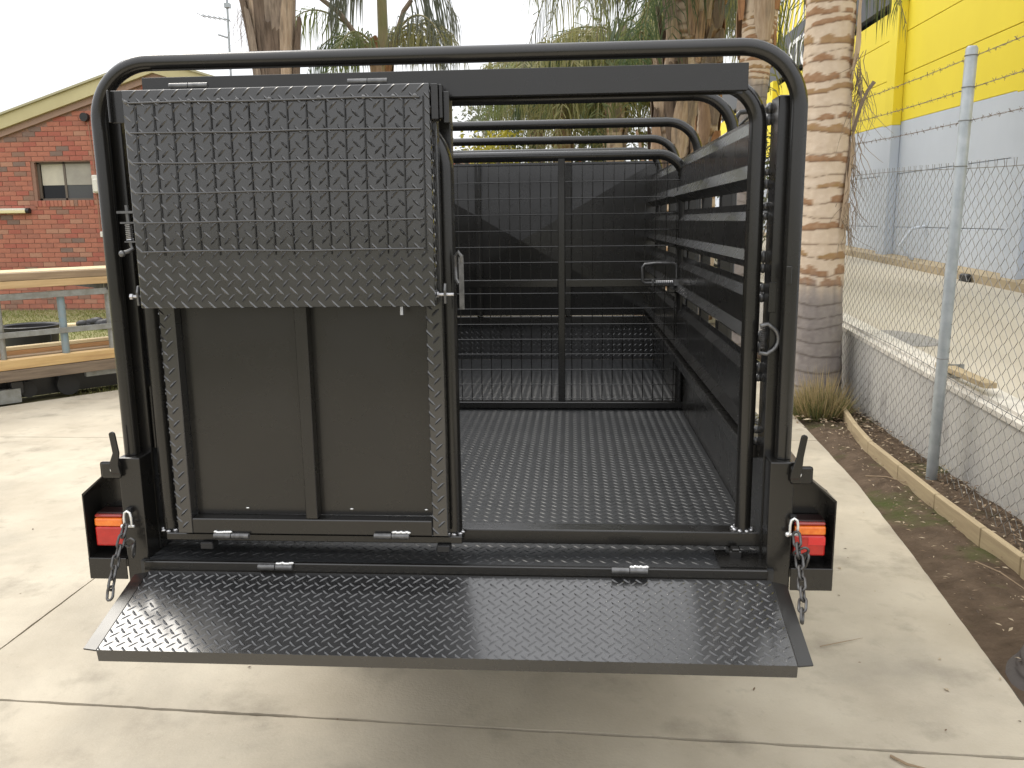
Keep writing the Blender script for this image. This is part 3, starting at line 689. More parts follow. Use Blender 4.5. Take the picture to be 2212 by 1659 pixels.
# loose things along the wall top
z = zdrv(2.5,3.1)+.028
o = MB(); o.org = V(2.51,3.14,z); o.bar((2.53,2.87,z+.034),(2.51,3.46,z+.052), .07, .030); o = o.build('timber_offcut', SLEEP, bevel=.002); tag(o, 'short timber batten lying on the retaining wall coping beside the fence post', 'timber')
o = MB(); o.org = V(2.55,3.36,z); o.box(2.50,2.60,3.35,3.356,z+.012,z+.072).box(2.50,2.60,3.30,3.35,z+.012,z+.017); o = o.build('steel_bracket', FRAMEG, bevel=.001); tag(o, 'small grey steel angle bracket on the wall top next to the fence post', 'bracket')
mh = MB(); mh.org = V(2.79,4.86,zdrv(2.79,4.86)-.02)
ring = [V(2.79+.26*math.cos(a), 4.86+.34*math.sin(a), zdrv(2.79+.26*math.cos(a), 4.86+.34*math.sin(a))-.02+.006) for a in [2*PI*i/40 for i in range(40)]]
mh.prism([p-V(0,0,.03) for p in ring], (0,0,.03)); o = mh.build('pit_lid', STAIN, bevel=.003); tag(o, 'round dark grey pit lid set into the raised concrete drive', 'pit lid')

# dry grass tuft at the palm foot
def tuft(loc, n, h, rad, label):
    t = thing('grass_tuft', loc, label, 'grass tuft')
    for mi in range(3):
        mb = MB()
        for i in range(n):
            a = R.uniform(0, 2*PI); rr = rad*math.sqrt(R.random()); x, y = loc[0]+rr*math.cos(a), loc[1]+rr*math.sin(a)
            hh = h*R.uniform(.45, 1)*(1-.45*(rr/rad)**2)*(1.15 if mi == 0 else .8 if mi == 1 else .68); lean = V(math.cos(a), math.sin(a), 0)*rr*.7+V(R.uniform(-.05,.05), R.uniform(-.05,.05), 0)
            wd = R.uniform(.002, .0045); b = R.uniform(0, PI); d = V(math.cos(b), math.sin(b), 0)*wd; p0 = V(x, y, 0); p1 = p0+lean*.5+V(0,0,hh*.6); p2 = p0+lean+V(R.uniform(-.02,.02),R.uniform(-.02,.02),hh)
            mb.add([p0-d, p0+d, p1+d*.7, p1-d*.7, p2], [(0,1,2,3),(3,2,4)])
        mb.build('blades', TUFTM[mi], t, kind='stuff')
tuft((2.14, 4.62, .0), 420, .42, .17, 'dry straw coloured grass tuft at the foot of the ringed palm')

# litter: leaves, bark flakes and twigs
lt_ = MB(); mats_i = []
def leaf(x, y, z, s, asp=.35):
    a = R.uniform(0, 2*PI); u = V(math.cos(a), math.sin(a), R.uniform(-.25,.25)); v = V(-math.sin(a), math.cos(a), R.uniform(-.3,.3))
    p = V(x, y, z); c = R.uniform(.0,.35)*s
    lt_.add([p-u*s, p+v*s*asp+V(0,0,c), p+u*s, p-v*s*asp+V(0,0,c*.6)], [(0,1,2),(0,2,3)]); mats_i.extend([R.randrange(4)]*2)
for i in range(1500):
    y = R.uniform(.2, 5.2); x = R.uniform(edge(y)+.02, 2.45); leaf(x, y, .03+R.uniform(0,.012), R.uniform(.004,.016))
for i in range(700):
    y = R.uniform(1.2, 5.0); xx = [a for a in range(len(EP)-1) if EP[a][1] >= y >= EP[a+1][1]][0]; t_ = (EP[xx][1]-y)/(EP[xx][1]-EP[xx+1][1]); ex = EP[xx][0]+(EP[xx+1][0]-EP[xx][0])*t_
    leaf(R.uniform(ex+.02, 2.46), y, .035+R.uniform(0,.03), R.uniform(.008,.024))
for i in range(220): leaf(R.gauss(2.2,.16), R.gauss(4.5,.22), .035+R.uniform(0,.02), R.uniform(.012,.035))
for i in range(46):
    leaf(R.uniform(.85,1.8), R.uniform(-.7,2.6), .004, R.uniform(.004,.012), R.uniform(.3,.7))
for i in range(16): leaf(R.uniform(-2.6,.8), R.uniform(-.5,2.6), .004, R.uniform(.003,.008), .5)
# keep litter off the trailer footprint only: it lies on the ground
o = lt_.build('leaf_litter', DRYL, kind='stuff')
for p, mi in zip(o.data.polygons, mats_i): p.material_index = mi
tag(o, 'dry leaves and bark flakes scattered over the soil and slab edge', 'leaf litter')
def twig(pts, r, lab):
    mb = MB(); mb.org = Vector(pts[0]); mb.tube(pts, [r]*(len(pts)-1)+[r*.4], 5); o = mb.build('twig', R.choice((DRYL[1], DRYL[0])), smooth=60); tag(o, lab, 'twig', 'twigs on the slab and soil')
twig([(1.12,-.02,.006),(1.19,-.05,.009),(1.30,-.09,.005)], .0022, 'straight dark twig on the slab right of the tailgate')
twig([(1.17,.40,.006),(1.20,.36,.008),(1.26,.34,.006)], .004, 'short curved brown twig on the slab right of the tail light')
twig([(2.0,1.75,.04),(2.03,1.60,.055),(2.07,1.42,.04)], .003, 'pale bent twig lying on bare soil in the bed')
twig([(1.95,3.0,.04),(2.04,2.92,.06),(2.13,2.86,.04)], .004, 'forked pale stick near the timber edging')
twig([(.33,-.33,.006),(.335,-.37,.010),(.35,-.41,.006)], .0022, 'tiny curved twig on the slab in front of the tailgate')
twig([(1.15,1.03,.006),(1.23,1.06,.008),(1.32,1.10,.006)], .0016, 'thin straw on the slab beyond the right tail light')

# ================================================================== STORAGE BUILDING
XB = 6.0
BD = thing('storage_building', (8, 14, .5), 'tall warehouse wall painted grey below and bright yellow above with dark cladding', 'building')
ysB = [-2+4.72*i-.25 for i in range(8)]      # pilaster centres: ... 11.9 16.6
PIL = 14.33
pil = [PIL-4.72*2, PIL-4.72, PIL, PIL+4.72, PIL+4.72*2, PIL+4.72*3]
ZS, ZT = 3.10, 5.10
def zst(y): return 3.06+.0118*(y-9.9)
edgesY = [0]+pil+[34]
for i in range(len(edgesY)-1):
    a, b = edgesY[i]+.012, edgesY[i+1]-.012
    za = .1
    hs_ = [za, 1.30, 2.22, None]
    for k in range(3):
        z0_, z1_ = hs_[k]+.006, (hs_[k+1]-.006 if hs_[k+1] else None)
        mb = MB()
        zl0, zl1 = z0_, z0_
        zu0 = z1_ if z1_ else zst(a)-.003; zu1 = z1_ if z1_ else zst(b)-.003
        mb.prism([(XB,a,zl0),(XB,b,zl1),(XB,b,zu1),(XB,a,zu0)], (.15,0,0)); mb.build('wall_panel', GRY, BD, bevel=.004)
    yl = [None, 3.9, 4.6, ZT]
    for k in range(3):
        mb = MB(); l0 = yl[k]+.006 if yl[k] else zst(a)+.003; l1 = yl[k]+.006 if yl[k] else zst(b)+.003
        mb.prism([(XB,a,l0),(XB,b,l1),(XB,b,yl[k+1]-.006),(XB,a,yl[k+1]-.006)], (.15,0,0)); mb.build('wall_panel', YEL, BD, bevel=.004)
MB().box(XB+.03, XB+.2, 0, 34, 0, ZT).build('wall_core', GRY, BD)
for y in pil:
    zz_ = zst(y)-.06
    MB().box(XB-.16, XB-.004, y-.2, y+.2, .1, zz_).build('pilaster', GRY, BD, bevel=.006)
    MB().box(XB-.16, XB-.004, y-.2, y+.2, zz_+.003, ZT+.12).build('pilaster', YEL, BD, bevel=.006)
for y0_, y1_ in ((0, 34),):
    ft_ = MB()
    for i in range(34):
        a, b = i*1., i+1.
        ft_.add([(XB-.28,a,zdrv(6,a)-.05),(XB-.28,b,zdrv(6,b)-.05),(XB-.26,b,zdrv(6,b)+.10),(XB-.26,a,zdrv(6,a)+.10),(XB-.003,b,zdrv(6,b)+.13),(XB-.003,a,zdrv(6,a)+.13)], [(0,1,2,3),(3,2,4,5)])
    ft_.build('footing', BASEC, BD)
cb = MB().box(XB-.05, XB+.1, 0, 34, ZT+.13, 6.25).build('cladding_band', SIGNB, BD)
MB().box(XB+.2, XB+10, 0, 34, .2, 6.1).build('building_body', SIGNB, BD)
# sign lettering on the cladding
cu = bpy.data.curves.new('lettering', 'FONT'); cu.body = 'STO'; cu.size = 1.12; cu.extrude = .012
tmp = bpy.data.objects.new('tmp', cu); COL.objects.link(tmp)
bpy.context.view_layer.update(); me = bpy.data.meshes.new_from_object(tmp.evaluated_get(bpy.context.evaluated_depsgraph_get()))
bpy.data.objects.remove(tmp)
me.materials.append(SIGNW)
lo = bpy.data.objects.new('lettering', me); COL.objects.link(lo); lo.parent = cb
lo.matrix_local = Matrix.Translation(V(XB-.065, 22.3, 5.17)-ORG[BD.as_pointer()]) @ Matrix(((0,0,-1,0),(-1,0,0,0),(0,1,0,0),(0,0,0,1)))
sbd = MB().box(XB-.04, XB+.05, 17.0, 24, 6.26, 7.2).build('striped_board', SIGNW, BD)
for i in range(14):
    y = 17.2+.5*i
    MB().prism([(XB-.048,y,6.27),(XB-.048,y+.24,6.27),(XB-.048,y-.10,7.19),(XB-.048,y-.34,7.19)], (.006,0,0)).build('stripe', YEL, sbd)
# small fittings low on the wall
o = MB().tube([V(XB-.02,12.85,zdrv(6,12.85)), V(XB-.35,12.85,zdrv(6,12.85)+.35), V(XB-.2,12.75,zdrv(6,12.8)+.62), V(XB-.02,12.7,zdrv(6,12.8)+.66)], .028, 8).build('bent_pipe', GRY, BD, smooth=40)
MB().box(XB-.36, XB-.29, 10.3, 10.55, zdrv(6,10.4)-.02, zdrv(6,10.4)+.10).build('vent_block', BLACKP, BD, bevel=.02)

# ================================================================== BRICK HOUSE
HY = 13.48
HO = thing('brick_house', (-8.5, HY+3, 0), 'red brick house with cream gable fascia and small bronze framed window', 'house')
WXa, WXb, WZa, WZb = -9.50, -8.37, 1.97, 2.645          # window opening
AP = (-7.03, 4.0)                                        # gable apex of the wall line
def rake(x): return AP[1]-.31*abs(x-AP[0])
mw = MB()
mw.add([(-11.5,HY,-.05),(WXa,HY,-.05),(WXa,HY,rake(WXa)),(-11.5,HY,rake(-11.5))], [(0,1,2,3)])
mw.add([(WXa,HY,-.05),(WXb,HY,-.05),(WXb,HY,WZa),(WXa,HY,WZa)], [(0,1,2,3)])
mw.add([(WXa,HY,WZb),(WXb,HY,WZb),(WXb,HY,rake(WXb)),(WXa,HY,rake(WXa))], [(0,1,2,3)])
mw.add([(WXb,HY,-.05),(-3.0,HY,-.05),(-3.0,HY,rake(-3)),(AP[0],HY,AP[1]),(WXb,HY,rake(WXb))], [(0,1,2,3,4)])
WALL = mw.build('wall', MORTAR, HO)
MB().box(-11.5, -3, HY+.2, HY+9, 0, 2.4).build('house_body', MORTAR, HO)
def brickmesh(mi, l, h):
    mb = MB().box(-l/2, l/2, -.012, .09, -h/2, h/2); me = bpy.data.meshes.new('brick'); me.from_pydata([tuple(v) for v in mb.v], [], mb.f)
    bm = bmesh.new(); bm.from_mesh(me); bmesh.ops.recalc_face_normals(bm, faces=bm.faces); bm.to_mesh(me); bm.free(); me.materials.append(BRK[mi]); return me
BM = {}
def bm_(mi, l, h):
    k = (mi, round(l,3), round(h,3))
    if k not in BM: BM[k] = brickmesh(*k)
    return BM[k]
cand = []; rest = MB(); rmats = []
CH, CLn = .0858, .2395
nrow = int(4.2/CH)
for r_ in range(nrow):
    z0_ = .0+r_*CH; zc = z0_+CH/2
    x = -11.5-(.5*CLn if r_ % 2 else 0)
    while x < -3.2:
        a, b = x+.005, x+CLn-.005; x += CLn
        # clip against window and rake
        if zc+CH/2 > rake((a+b)/2)+.02: continue
        inwin = zc+.03 > WZa-.085 and zc-.03 < WZb
        if inwin:
            if a >= WXa and b <= WXb: continue
            if a < WXa < b: b = WXa
            elif a < WXb < b: a = WXb
            if b-a < .03: continue
        mi = R.choices(range(6), (34, 24, 20, 9, 9, 4))[0]
        vis = -10.35 < (a+b)/2 < -8.05 and zc > .05
        hidden = (1.02 < zc < 1.30)
        cand.append((vis and not hidden, (a+b)/2, zc, b-a, mi))
nb = 0
cand.sort(key=lambda c: (not c[0], -c[2]))
for vis, xc, zc, l, mi in cand:
    if vis and nb < 284:
        l2 = round(l, 2) if l < .22 else .2295
        place('brick', bm_(mi, l2, CH-.010), (xc, HY+R.uniform(-.002,.003), zc), WALL); nb += 1
    else:
        rest.box(xc-l/2, xc+l/2, HY-.012, HY+.05, zc-CH/2+.005, zc+CH/2-.005); rmats += [mi]*6
# soldier course under the window
x = WXa+.004
while x < WXb-.05:
    place('brick', bm_(R.choices(range(6), (40,14,10,16,20,2))[0], .066, .105), (x+.033, HY-.014, WZa-.058), WALL); x += .0755
o = rest.build('brickwork', BRK, WALL, kind='stuff')
for p, mi in zip(o.data.polygons, rmats): p.material_index = mi
# gable trim
def rakebar(x0, x1, dz0, dz1, y0, y1, name, mt):
    pa, pb = V(x0, y0, rake(x0)), V(x1, y0, rake(x1))
    MB().prism([pa+V(0,0,dz0), pb+V(0,0,dz0), pb+V(0,0,dz1), pa+V(0,0,dz1)], (0, y1-y0, 0)).build(name, mt, HO)
for (xa, xb) in ((-11.9, AP[0]-.001), (AP[0]+.001, -2.6)):
    rakebar(xa, xb, .0, .11, HY-.06, HY+.0, 'soffit_board', SOFFIT)
    rakebar(xa, xb, .113, .335, HY-.12, HY-.005, 'fascia', CREAM)
    rakebar(xa, xb, .338, .375, HY-.16, HY+.1, 'roof_trim', CREAM2)
    rakebar(xa, xb, .33, .372, HY+.11, HY+9, 'roof', ROOFT)
# window
WN = MB()
fr = .045
for (a, b, c, d) in ((WXa+.07, WXb, WZb-.03, WZb), (WXa+.07, WXb, WZa, WZa+.035), (WXa+.07, WXa+.12, WZa, WZb), (WXb-.02, WXb, WZa, WZb), (-8.94, -8.90, WZa, WZb)):
    WN.box(a, b, HY+.07, HY+.10, c, d)
WIN = WN.build('window', WFRAME, HO)
MB().box(WXa+.12, -8.945, HY+.11, HY+.113, WZa+.035, WZb-.03).build('pane', GLASS, WIN)
MB().box(-8.898, WXb-.02, HY+.085, HY+.088, WZa+.035, WZb-.03).build('pane', mat('fly_screen', (.075,.078,.08), .7), WIN)
MB().box(WXa+.13, -8.946, HY+.104, HY+.108, WZa+.27, WZb-.032).build('blind', BLIND, WIN)
MB().box(-8.896, WXb-.022, HY+.080, HY+.084, WZa+.27, WZb-.032).build('blind', mat('screened_blind', (.40,.38,.32), .9, var=(.32,.30,.26), vscale=3), WIN)
MB().box(WXa, WXa+.07, HY, HY+.1, WZa, WZb).build('reveal', BRK[3], WIN)
MB().box(WXa-.001, WXb+.001, HY+.12, HY+.3, WZa, WZb).build('room_dark', GLASS, WIN)
# wall fittings
fl_ = MB().box(-10.9, -9.63, HY-.12, HY-.015, 1.745, 1.80).build('batten_light', LAMPC, HO, bevel=.01)
MB().box(-10.9, -9.64, HY-.10, HY-.014, 1.803, 1.835).build('light_base', WHITEP, fl_)
MB().tube([(-9.63,HY-.07,1.788),(-9.57,HY-.07,1.788)], .05, 14).build('end_cap', BLACKP, fl_, smooth=40)
MB().tube([(-8.36,HY-.10,3.40),(-8.36,HY-.014,3.40)], .075, 16).build('round_vent', BLACKP, HO, smooth=40)
MB().tube([(-8.33,HY-.02,3.33),(-8.30,HY-.02,2.7),(-8.30,HY-.02,1.4)], .011, 6).build('conduit', mat('conduit_brown', (.32,.17,.11), .6), HO, smooth=40)
MB().box(-8.33, -8.17, HY-.10, HY-.013, 2.08, 2.40).box(-8.31, -8.21, HY-.13, HY-.102, 2.10, 2.33).build('meter_box', WHITEP, HO, bevel=.012)
MB().box(-8.29, -8.17, HY-.07, HY-.013, 1.30, 1.40).build('switch_box', WHITEP, HO, bevel=.008)
MB().tube([(-8.2,HY-.03,1.30),(-8.17,HY-.04,1.0),(-8.12,HY-.04,.75)], .016, 6).build('hose', WHITEP, HO, smooth=40)
MB().box(-9.75, -9.05, HY-.03, HY-.013, .42, .75).build('wall_vent', mat('olive_vent', (.30,.29,.19), .7), HO, bevel=.004)

an = thing('tv_antenna', (-6.25, 15, 3.9), 'thin grey television antenna mast standing above the house roof', 'antenna')
MB().tube([(-6.27,15,3.8),(-6.23,15,5.8)], .022, 6).build('mast', GALV, an, smooth=40)
MB().box(-6.28,-6.18,14.95,15.05,5.52,5.60).build('junction_box', GALV, an)
bm2 = MB().tube([(-6.75,15.0,5.40),(-6.2,15.0,5.30)], .012, 5)
for i in range(6): bm2.tube([(-6.75+.1*i,14.8,5.40-.018*i),(-6.75+.1*i,15.2,5.40-.018*i)], .007, 4)
bm2.build('aerial', GALV, an)
MB().tube([(-6.45,15,5.05),(-6.24,15,4.98)], .018, 5).build('bracket', GALV, an)

# ================================================================== TIMBER RACK
G0 = V(-4.604, 4.996, 0); u = V(.66, .751, 0).normalized(); nb_ = V(-u.y, u.x, 0)   # nb_ points away from the camera
def rk(s, d, z): return G0+u*s+nb_*d+V(0,0,z)
RK = thing('steel_rack', tuple(rk(.6,.4,0)), 'weathered blue grey steel rack frame carrying two stacks of timber', 'rack')
S0, S1 = -1.5, 3.2
MB().bar(rk(S0,.02,.908), rk(S1,.02,.93), .04, .055).build('rail', FRAMEG, RK, bevel=.002)
MB().bar(rk(S0,.02,.585), rk(S1,.02,.605), .03, .048).build('rail', FRAMEG, RK, bevel=.002)
for s_, mt_, rr in ((.09, FRAMEG, .024), (.59, FRAMEB, .032), (1.0, FRAMEG, .034), (-.9, FRAMEG, .03), (2.2, FRAMEG, .03)):
    MB().tube([rk(s_,.06,.20), rk(s_,.06,.985 if s_ in (1.0,) else .915)], rr, 10).build('post', mt_, RK, smooth=40)
for s_ in (1.0, -.6, 2.4): MB().bar(rk(s_,-.02,.955), rk(s_,.95,.955), .06, .05).build('bracket', BLACKP, RK)
for s_ in (.15, 1.9): MB().bar(rk(s_,.0,.135), rk(s_,1.0,.135), .09, .10).build('cross_bearer', DARKP, RK)
MB().bar(rk(S0,.30,.10), rk(S1,.30,.10), .3, .16).build('chassis', DARKP, RK)
for s_ in (.58, .25, 1.25): 
    MB().tube([rk(s_,.05,.10), rk(s_,.28,.10)], .098 if s_ > .3 else .07, 18).build('tyre', RUBBER, RK, smooth=40)
MB().bar(rk(.72,.03,.185), rk(2.2,.03,.185), .06, .06).build('side_rail', FRAMEG, RK)
MB().bar(rk(-.6,.03,.07), rk(.17,.03,.07), .08, .12).build('foot_block', FRAMEG, RK)
def timber(s0, s1, d0, d1, z0, z1, mt_, lab, tilt=0):
    mb = MB(); c0, c1 = rk(s0,(d0+d1)/2,(z0+z1)/2), rk(s1,(d0+d1)/2,(z0+z1)/2+tilt); mb.org = c0.copy()
    mb.bar(c0, c1, d1-d0, z1-z0); o = mb.build('timber_plank', mt_, bevel=.003)
    # grain runs along the plank: rotate object space so local Z follows it
    q = u.to_track_quat('Z', 'Y').to_matrix().to_4x4(); o.data.transform(q.inverted()); o.matrix_world = Matrix.Translation(c0) @ q
    tag(o, lab, 'timber', 'planks stacked on the rack')
timber(-1.6, 3.0, -.03, .09, 1.050, 1.112, WG, 'grey brown front plank in the upper course of the raised timber stack', .008)
timber(-1.6, 3.0, -.03, .09, .985, 1.047, WT, 'tan front plank in the lower course of the raised timber stack', .008)
timber(-1.6, 3.0, .10, .215, 1.055, 1.118, WC, 'pale second plank from the front on top of the raised timber stack', .008)
timber(-1.6, 3.0, .225, .34, 1.055, 1.120, WC, 'pale third plank from the front on top of the raised timber stack', .008)
timber(-1.6, 3.0, .35, .46, 1.055, 1.122, WC, 'pale rearmost plank on top of the raised timber stack', .008)
timber(-1.6, 3.0, .10, .46, .985, 1.05, WT, 'wide tan board hidden under the raised timber stack top course', .008)
timber(-1.7, 2.8, -.05, .07, .292, .374, WY, 'yellow knotty front plank on the low timber stack', .022)
timber(-1.7, 2.8, .085, .20, .300, .385, WG, 'grey middle plank with pale top edge in the low timber stack', .022)
timber(-1.7, 2.8, .21, .33, .305, .42, WO, 'orange tinted rear plank standing highest in the low timber stack', .022)
timber(-1.7, 2.8, -.06, .16, .195, .288, WR, 'rough dark hardwood bearer beam under the low timber stack', .02)
timber(-1.7, 2.8, .34, .46, .300, .40, WC, 'pale plank at the very back of the low timber stack', .022)
timber(-1.55, 2.6, .225, .315, .422, .452, WC, 'thin pale batten lying along the rear plank of the low timber stack', .022)
# tub
tb = thing('plastic_tub', (-5.33, 6.62, -.03), 'round black plastic tub standing on grass behind the timber rack', 'tub')
n = 36; tbm = MB(); prof = [(.0,.0),(.222,.0),(.268,.50),(.283,.505),(.287,.53),(.276,.535),(.258,.52),(.215,.03),(0,.03)]
pv_ = []
for i in range(n):
    a = 2*PI*i/n
    for r_, z_ in prof: pv_.append((-5.33+max(r_,.001)*math.cos(a), 6.62+max(r_,.001)*math.sin(a), -.03+z_))
k = len(prof)
tbm.add(pv_, [(i*k+j, ((i+1)%n)*k+j, ((i+1)%n)*k+j+1, i*k+j+1) for i in range(n) for j in range(k-1)]).build('tub_body', BLACKP, tb, smooth=35)
for s_ in (-1, 1):
    c = V(-5.33+.27*math.cos(.35)*s_, 6.62-.27*math.sin(.35), .40)
    MB().tube([c+V(s_*.02,0,.02), c+V(s_*.035,-.02,-.03), c+V(s_*.01,-.03,-.07)], .007, 6).build('rope_handle', BLACKP, tb, smooth=50)
# boards and bag on the grass behind
o = MB(); o.org = V(-7.3,11,0); o.prism([(-8.2,10.4,-.02),(-6.75,11.4,-.02),(-6.35,11.35,-.02),(-6.25,11.0,-.02)], (.0,0,.05)); o = o.build('plywood_sheet', WC); tag(o, 'pale plywood sheet lying on the lawn near the house wall', 'board')
o = MB(); o.org = V(-4.7,8.0,0); o.prism([(-5.0,7.75,-.02),(-4.0,8.6,-.02),(-3.9,8.1,-.02),(-4.3,7.6,-.02)], (.0,0,.03)); o = o.build('plywood_sheet', WC); tag(o, 'pale board lying on the grass right of the black tub', 'board')
o = MB(); o.org = V(-4.85,7.4,0); o.bar((-4.98,7.3,.06),(-4.60,7.55,.06), .1, .17); o = o.build('timber_offcut', WT, bevel=.004); tag(o, 'short thick brown timber block standing beside the blue rack post', 'timber')
bgm = MB(); bgm.org = V(-6.9,10.6,.0)
for i in range(14): bgm.ico((-7.05+.04*i+R.uniform(-.05,.05), 10.55+R.uniform(-.06,.06), .04+R.uniform(0,.05)), R.uniform(.06,.10), 7, 5, (1.4,1,.8))
o = bgm.build('plastic_bag', BLACKP, smooth=50); tag(o, 'crumpled black plastic bag on the lawn behind the blue post', 'bag')
MBx = MB(); MBx.org = V(-6,11.4,0); MBx.bar((-6.3,11.2,.02),(-5.0,11.9,.05), .12, .04); o = MBx.build('timber_offcut', WR); tag(o, 'long dark weathered board on the lawn by the house', 'timber')

# ================================================================== PALMS
def lerp3(a, b, t): return tuple(a[i]+(b[i]-a[i])*t for i in range(3))
def ring_trunk(T_, path, rads, seed, grey_to, bands=(.07,.13), flare=0, n=44, dz=.012, tone=1):
    """ringed palm trunk: stepped leaf scars, cream bark with brown scar patches, greyer and older low down"""
    rr = random.Random(seed); H = path[-1][2]-path[0][2]
    zb = [0]
    while zb[-1] < H: zb.append(zb[-1]+rr.uniform(*bands))
    tilt = [(rr.uniform(-.10,.10), rr.uniform(0, 2*PI), rr.random()) for _ in zb]
    mb = MB(); cols = []; m_ = int(H/dz)
    for j in range(m_+1):
        h = H*j/m_; t = h/H
        # centre
        kf = t*(len(path)-1); k = min(int(kf), len(path)-2); c = Vector(path[k]).lerp(Vector(path[k+1]), kf-k); r_ = rads[k]+(rads[k+1]-rads[k])*(kf-k)
        if flare: r_ += flare*math.exp(-h/.18)
        for i in range(n):
            a = 2*PI*i/n; nxy = (math.cos(a)*2.2, math.sin(a)*2.2)
            hh = h+.022*noise.noise((nxy[0]*.6, nxy[1]*.6, h*1.2+seed))+.006*noise.noise((nxy[0]*4, nxy[1]*4, h*8))
            b = 0
            for q in range(len(zb)-1):
                e = zb[q]+tilt[q][0]*.35*math.cos(a-tilt[q][1])
                if hh >= e: b = q
                elif q > b+2: break
            e0 = zb[b]+tilt[b][0]*.35*math.cos(a-tilt[b][1]); bh = zb[b+1]-zb[b] if b+1 < len(zb) else .1
            f_ = min(max((hh-e0)/bh, 0), 1.2)
            old = 1/(1+math.exp((h-grey_to+.12*noise.noise((nxy[0]*1.5, nxy[1]*1.5, 4)))/.05))
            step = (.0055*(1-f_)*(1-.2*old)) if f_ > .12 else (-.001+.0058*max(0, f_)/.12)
            wob = .008*noise.noise((nxy[0]*1.5, nxy[1]*1.5, h*3))+.003*noise.noise((nxy[0]*9, nxy[1]*9, h*20))
            R_ = r_+step+wob
            mb.v.append(V(c.x+R_*math.cos(a), c.y+R_*math.sin(a), c.z))
            n1 = noise.noise((nxy[0]*1.1+seed, nxy[1]*1.1, b*3.7)); n2 = noise.noise((nxy[0]*7, nxy[1]*7, h*30)); n3 = noise.noise((nxy[0]*2.5, nxy[1]*2.5, h*9+5))
            cream = lerp3((.66,.545,.42), (.55,.43,.315), .5+.5*n3); cream = lerp3(cream, (.72,.61,.49), max(0, n2)*.7)
            scar = tilt[b][2] > .25 and f_ < (.46+.40*n1+.09*n2) and n1 > -.30
            if scar: cream = lerp3((.28,.145,.07) if tilt[b][2] > .6 else (.33,.21,.085), (.40,.26,.16), .5+.6*n2)
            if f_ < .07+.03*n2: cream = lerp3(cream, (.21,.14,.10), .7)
            grey = lerp3((.275,.245,.225), (.20,.175,.165), .5+.7*n3); grey = lerp3(grey, (.36,.33,.30), max(0, n2)*.5+.25*max(0, n1))
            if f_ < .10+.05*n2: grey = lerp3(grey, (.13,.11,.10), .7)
            c3 = tuple(q*tone for q in lerp3(cream, grey, old)); cols.append((*c3, 1))
    for j in range(m_):
        for i in range(n):
            a, b = j*n+i, j*n+(i+1) % n; mb.f.append((a, b, b+n, a+n))
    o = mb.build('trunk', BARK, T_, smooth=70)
    at = o.data.color_attributes.new('bark', 'FLOAT_COLOR', 'POINT')
    for i, c in enumerate(cols): at.data[i].color = c
    return o
def frond(T_, base, az, length, rise, droop, leafl, nl, mt_, rnd, hang=.75, lw=.011, name='frond', stem=RACH):
    """arching feather frond: rachis tube plus hanging leaflets"""
    base = Vector(base); dh = V(math.cos(az), math.sin(az), 0); side = V(-math.sin(az), math.cos(az), 0)
    def pos(t): return base+dh*(length*(t-.18*t*t))+V(0,0,rise*math.sin(min(t*1.5,1.57))*1.0-droop*t*t)+side*(.10*length*t*t*sway)
    sway = rnd.uniform(-1, 1)
    mb = MB(); N_ = 14; mb.tube([pos(i/N_) for i in range(N_+1)], [.024*(1-.85*i/N_)*max(1, length/2.5) for i in range(N_+1)], 5)
    nr = len(mb.f)
    for i in range(nl):
        t = .16+.84*(i+rnd.random())/nl; p = pos(t); tan = (pos(min(1, t+.02))-pos(t-.02)).normalized()
        L_ = leafl*(math.sin(PI*min(.98, .18+.80*t))**.6)*rnd.uniform(.75,1.1)
        for s_ in (-1, 1):
            d = (side*s_*rnd.uniform(.35,.8)+tan*rnd.uniform(.2,.6)+V(0,0,rnd.uniform(-.2,.35))).normalized()
            w_ = lw*rnd.uniform(.7,1.2); wd = tan.cross(d).cross(d).normalized()*w_ if rnd.random() < .5 else tan*w_
            p1 = p+d*L_*.4+V(0,0,-hang*L_*.10); p2 = p1+d*L_*.22+V(rnd.uniform(-.03,.03),rnd.uniform(-.03,.03),-hang*L_*.42); p3 = p2+d*L_*.06+V(0,0,-hang*L_*.40)
            mb.add([p-wd*.4, p+wd*.4, p1+wd, p1-wd, p2+wd*.8, p2-wd*.8, p3], [(0,1,2,3),(3,2,4,5),(5,4,6)])
    o = mb.build(name, [stem, mt_], T_, smooth=None)
    for k, p in enumerate(o.data.polygons):
        p.material_index = 0 if k < nr else 1
    return o
def boots(T_, path, rad, n, h, mats_, rnd, wf=.55, out=.10):
    for i in range(n):
        t = (i+rnd.random()*.6)/n; kf = t*(len(path)-1); k = min(int(kf), len(path)-2); c = Vector(path[k]).lerp(Vector(path[k+1]), kf-k)
        az = i*2.399+rnd.uniform(-.3,.3); r_ = rad(t); mb = MB(); hh = h*rnd.uniform(.7,1.25); wa = wf*rnd.uniform(.7,1.2); rows = 7; cols_ = 5; flar = out*rnd.uniform(.3,1.3)
        for j in range(rows):
            tt = j/(rows-1); half = wa*math.sin(PI*(.16+.72*tt))**.8; rr_ = r_+.008+flar*tt**2+.012*math.sin(tt*PI)
            for q in range(cols_):
                s_ = -1+2*q/(cols_-1); a = az+half*s_; bulge = .022*(1-s_*s_)
                mb.v.append(V(c.x+(rr_+bulge)*math.cos(a), c.y+(rr_+bulge)*math.sin(a), c.z+hh*tt+(rnd.uniform(-.03,.03) if j == rows-1 else 0)))
        for j in range(rows-1):
            for q in range(cols_-1):
                a = j*cols_+q; mb.f.append((a, a+1, a+cols_+1, a+cols_))
        mb.build('leaf_base', rnd.choice(mats_), T_, smooth=60)
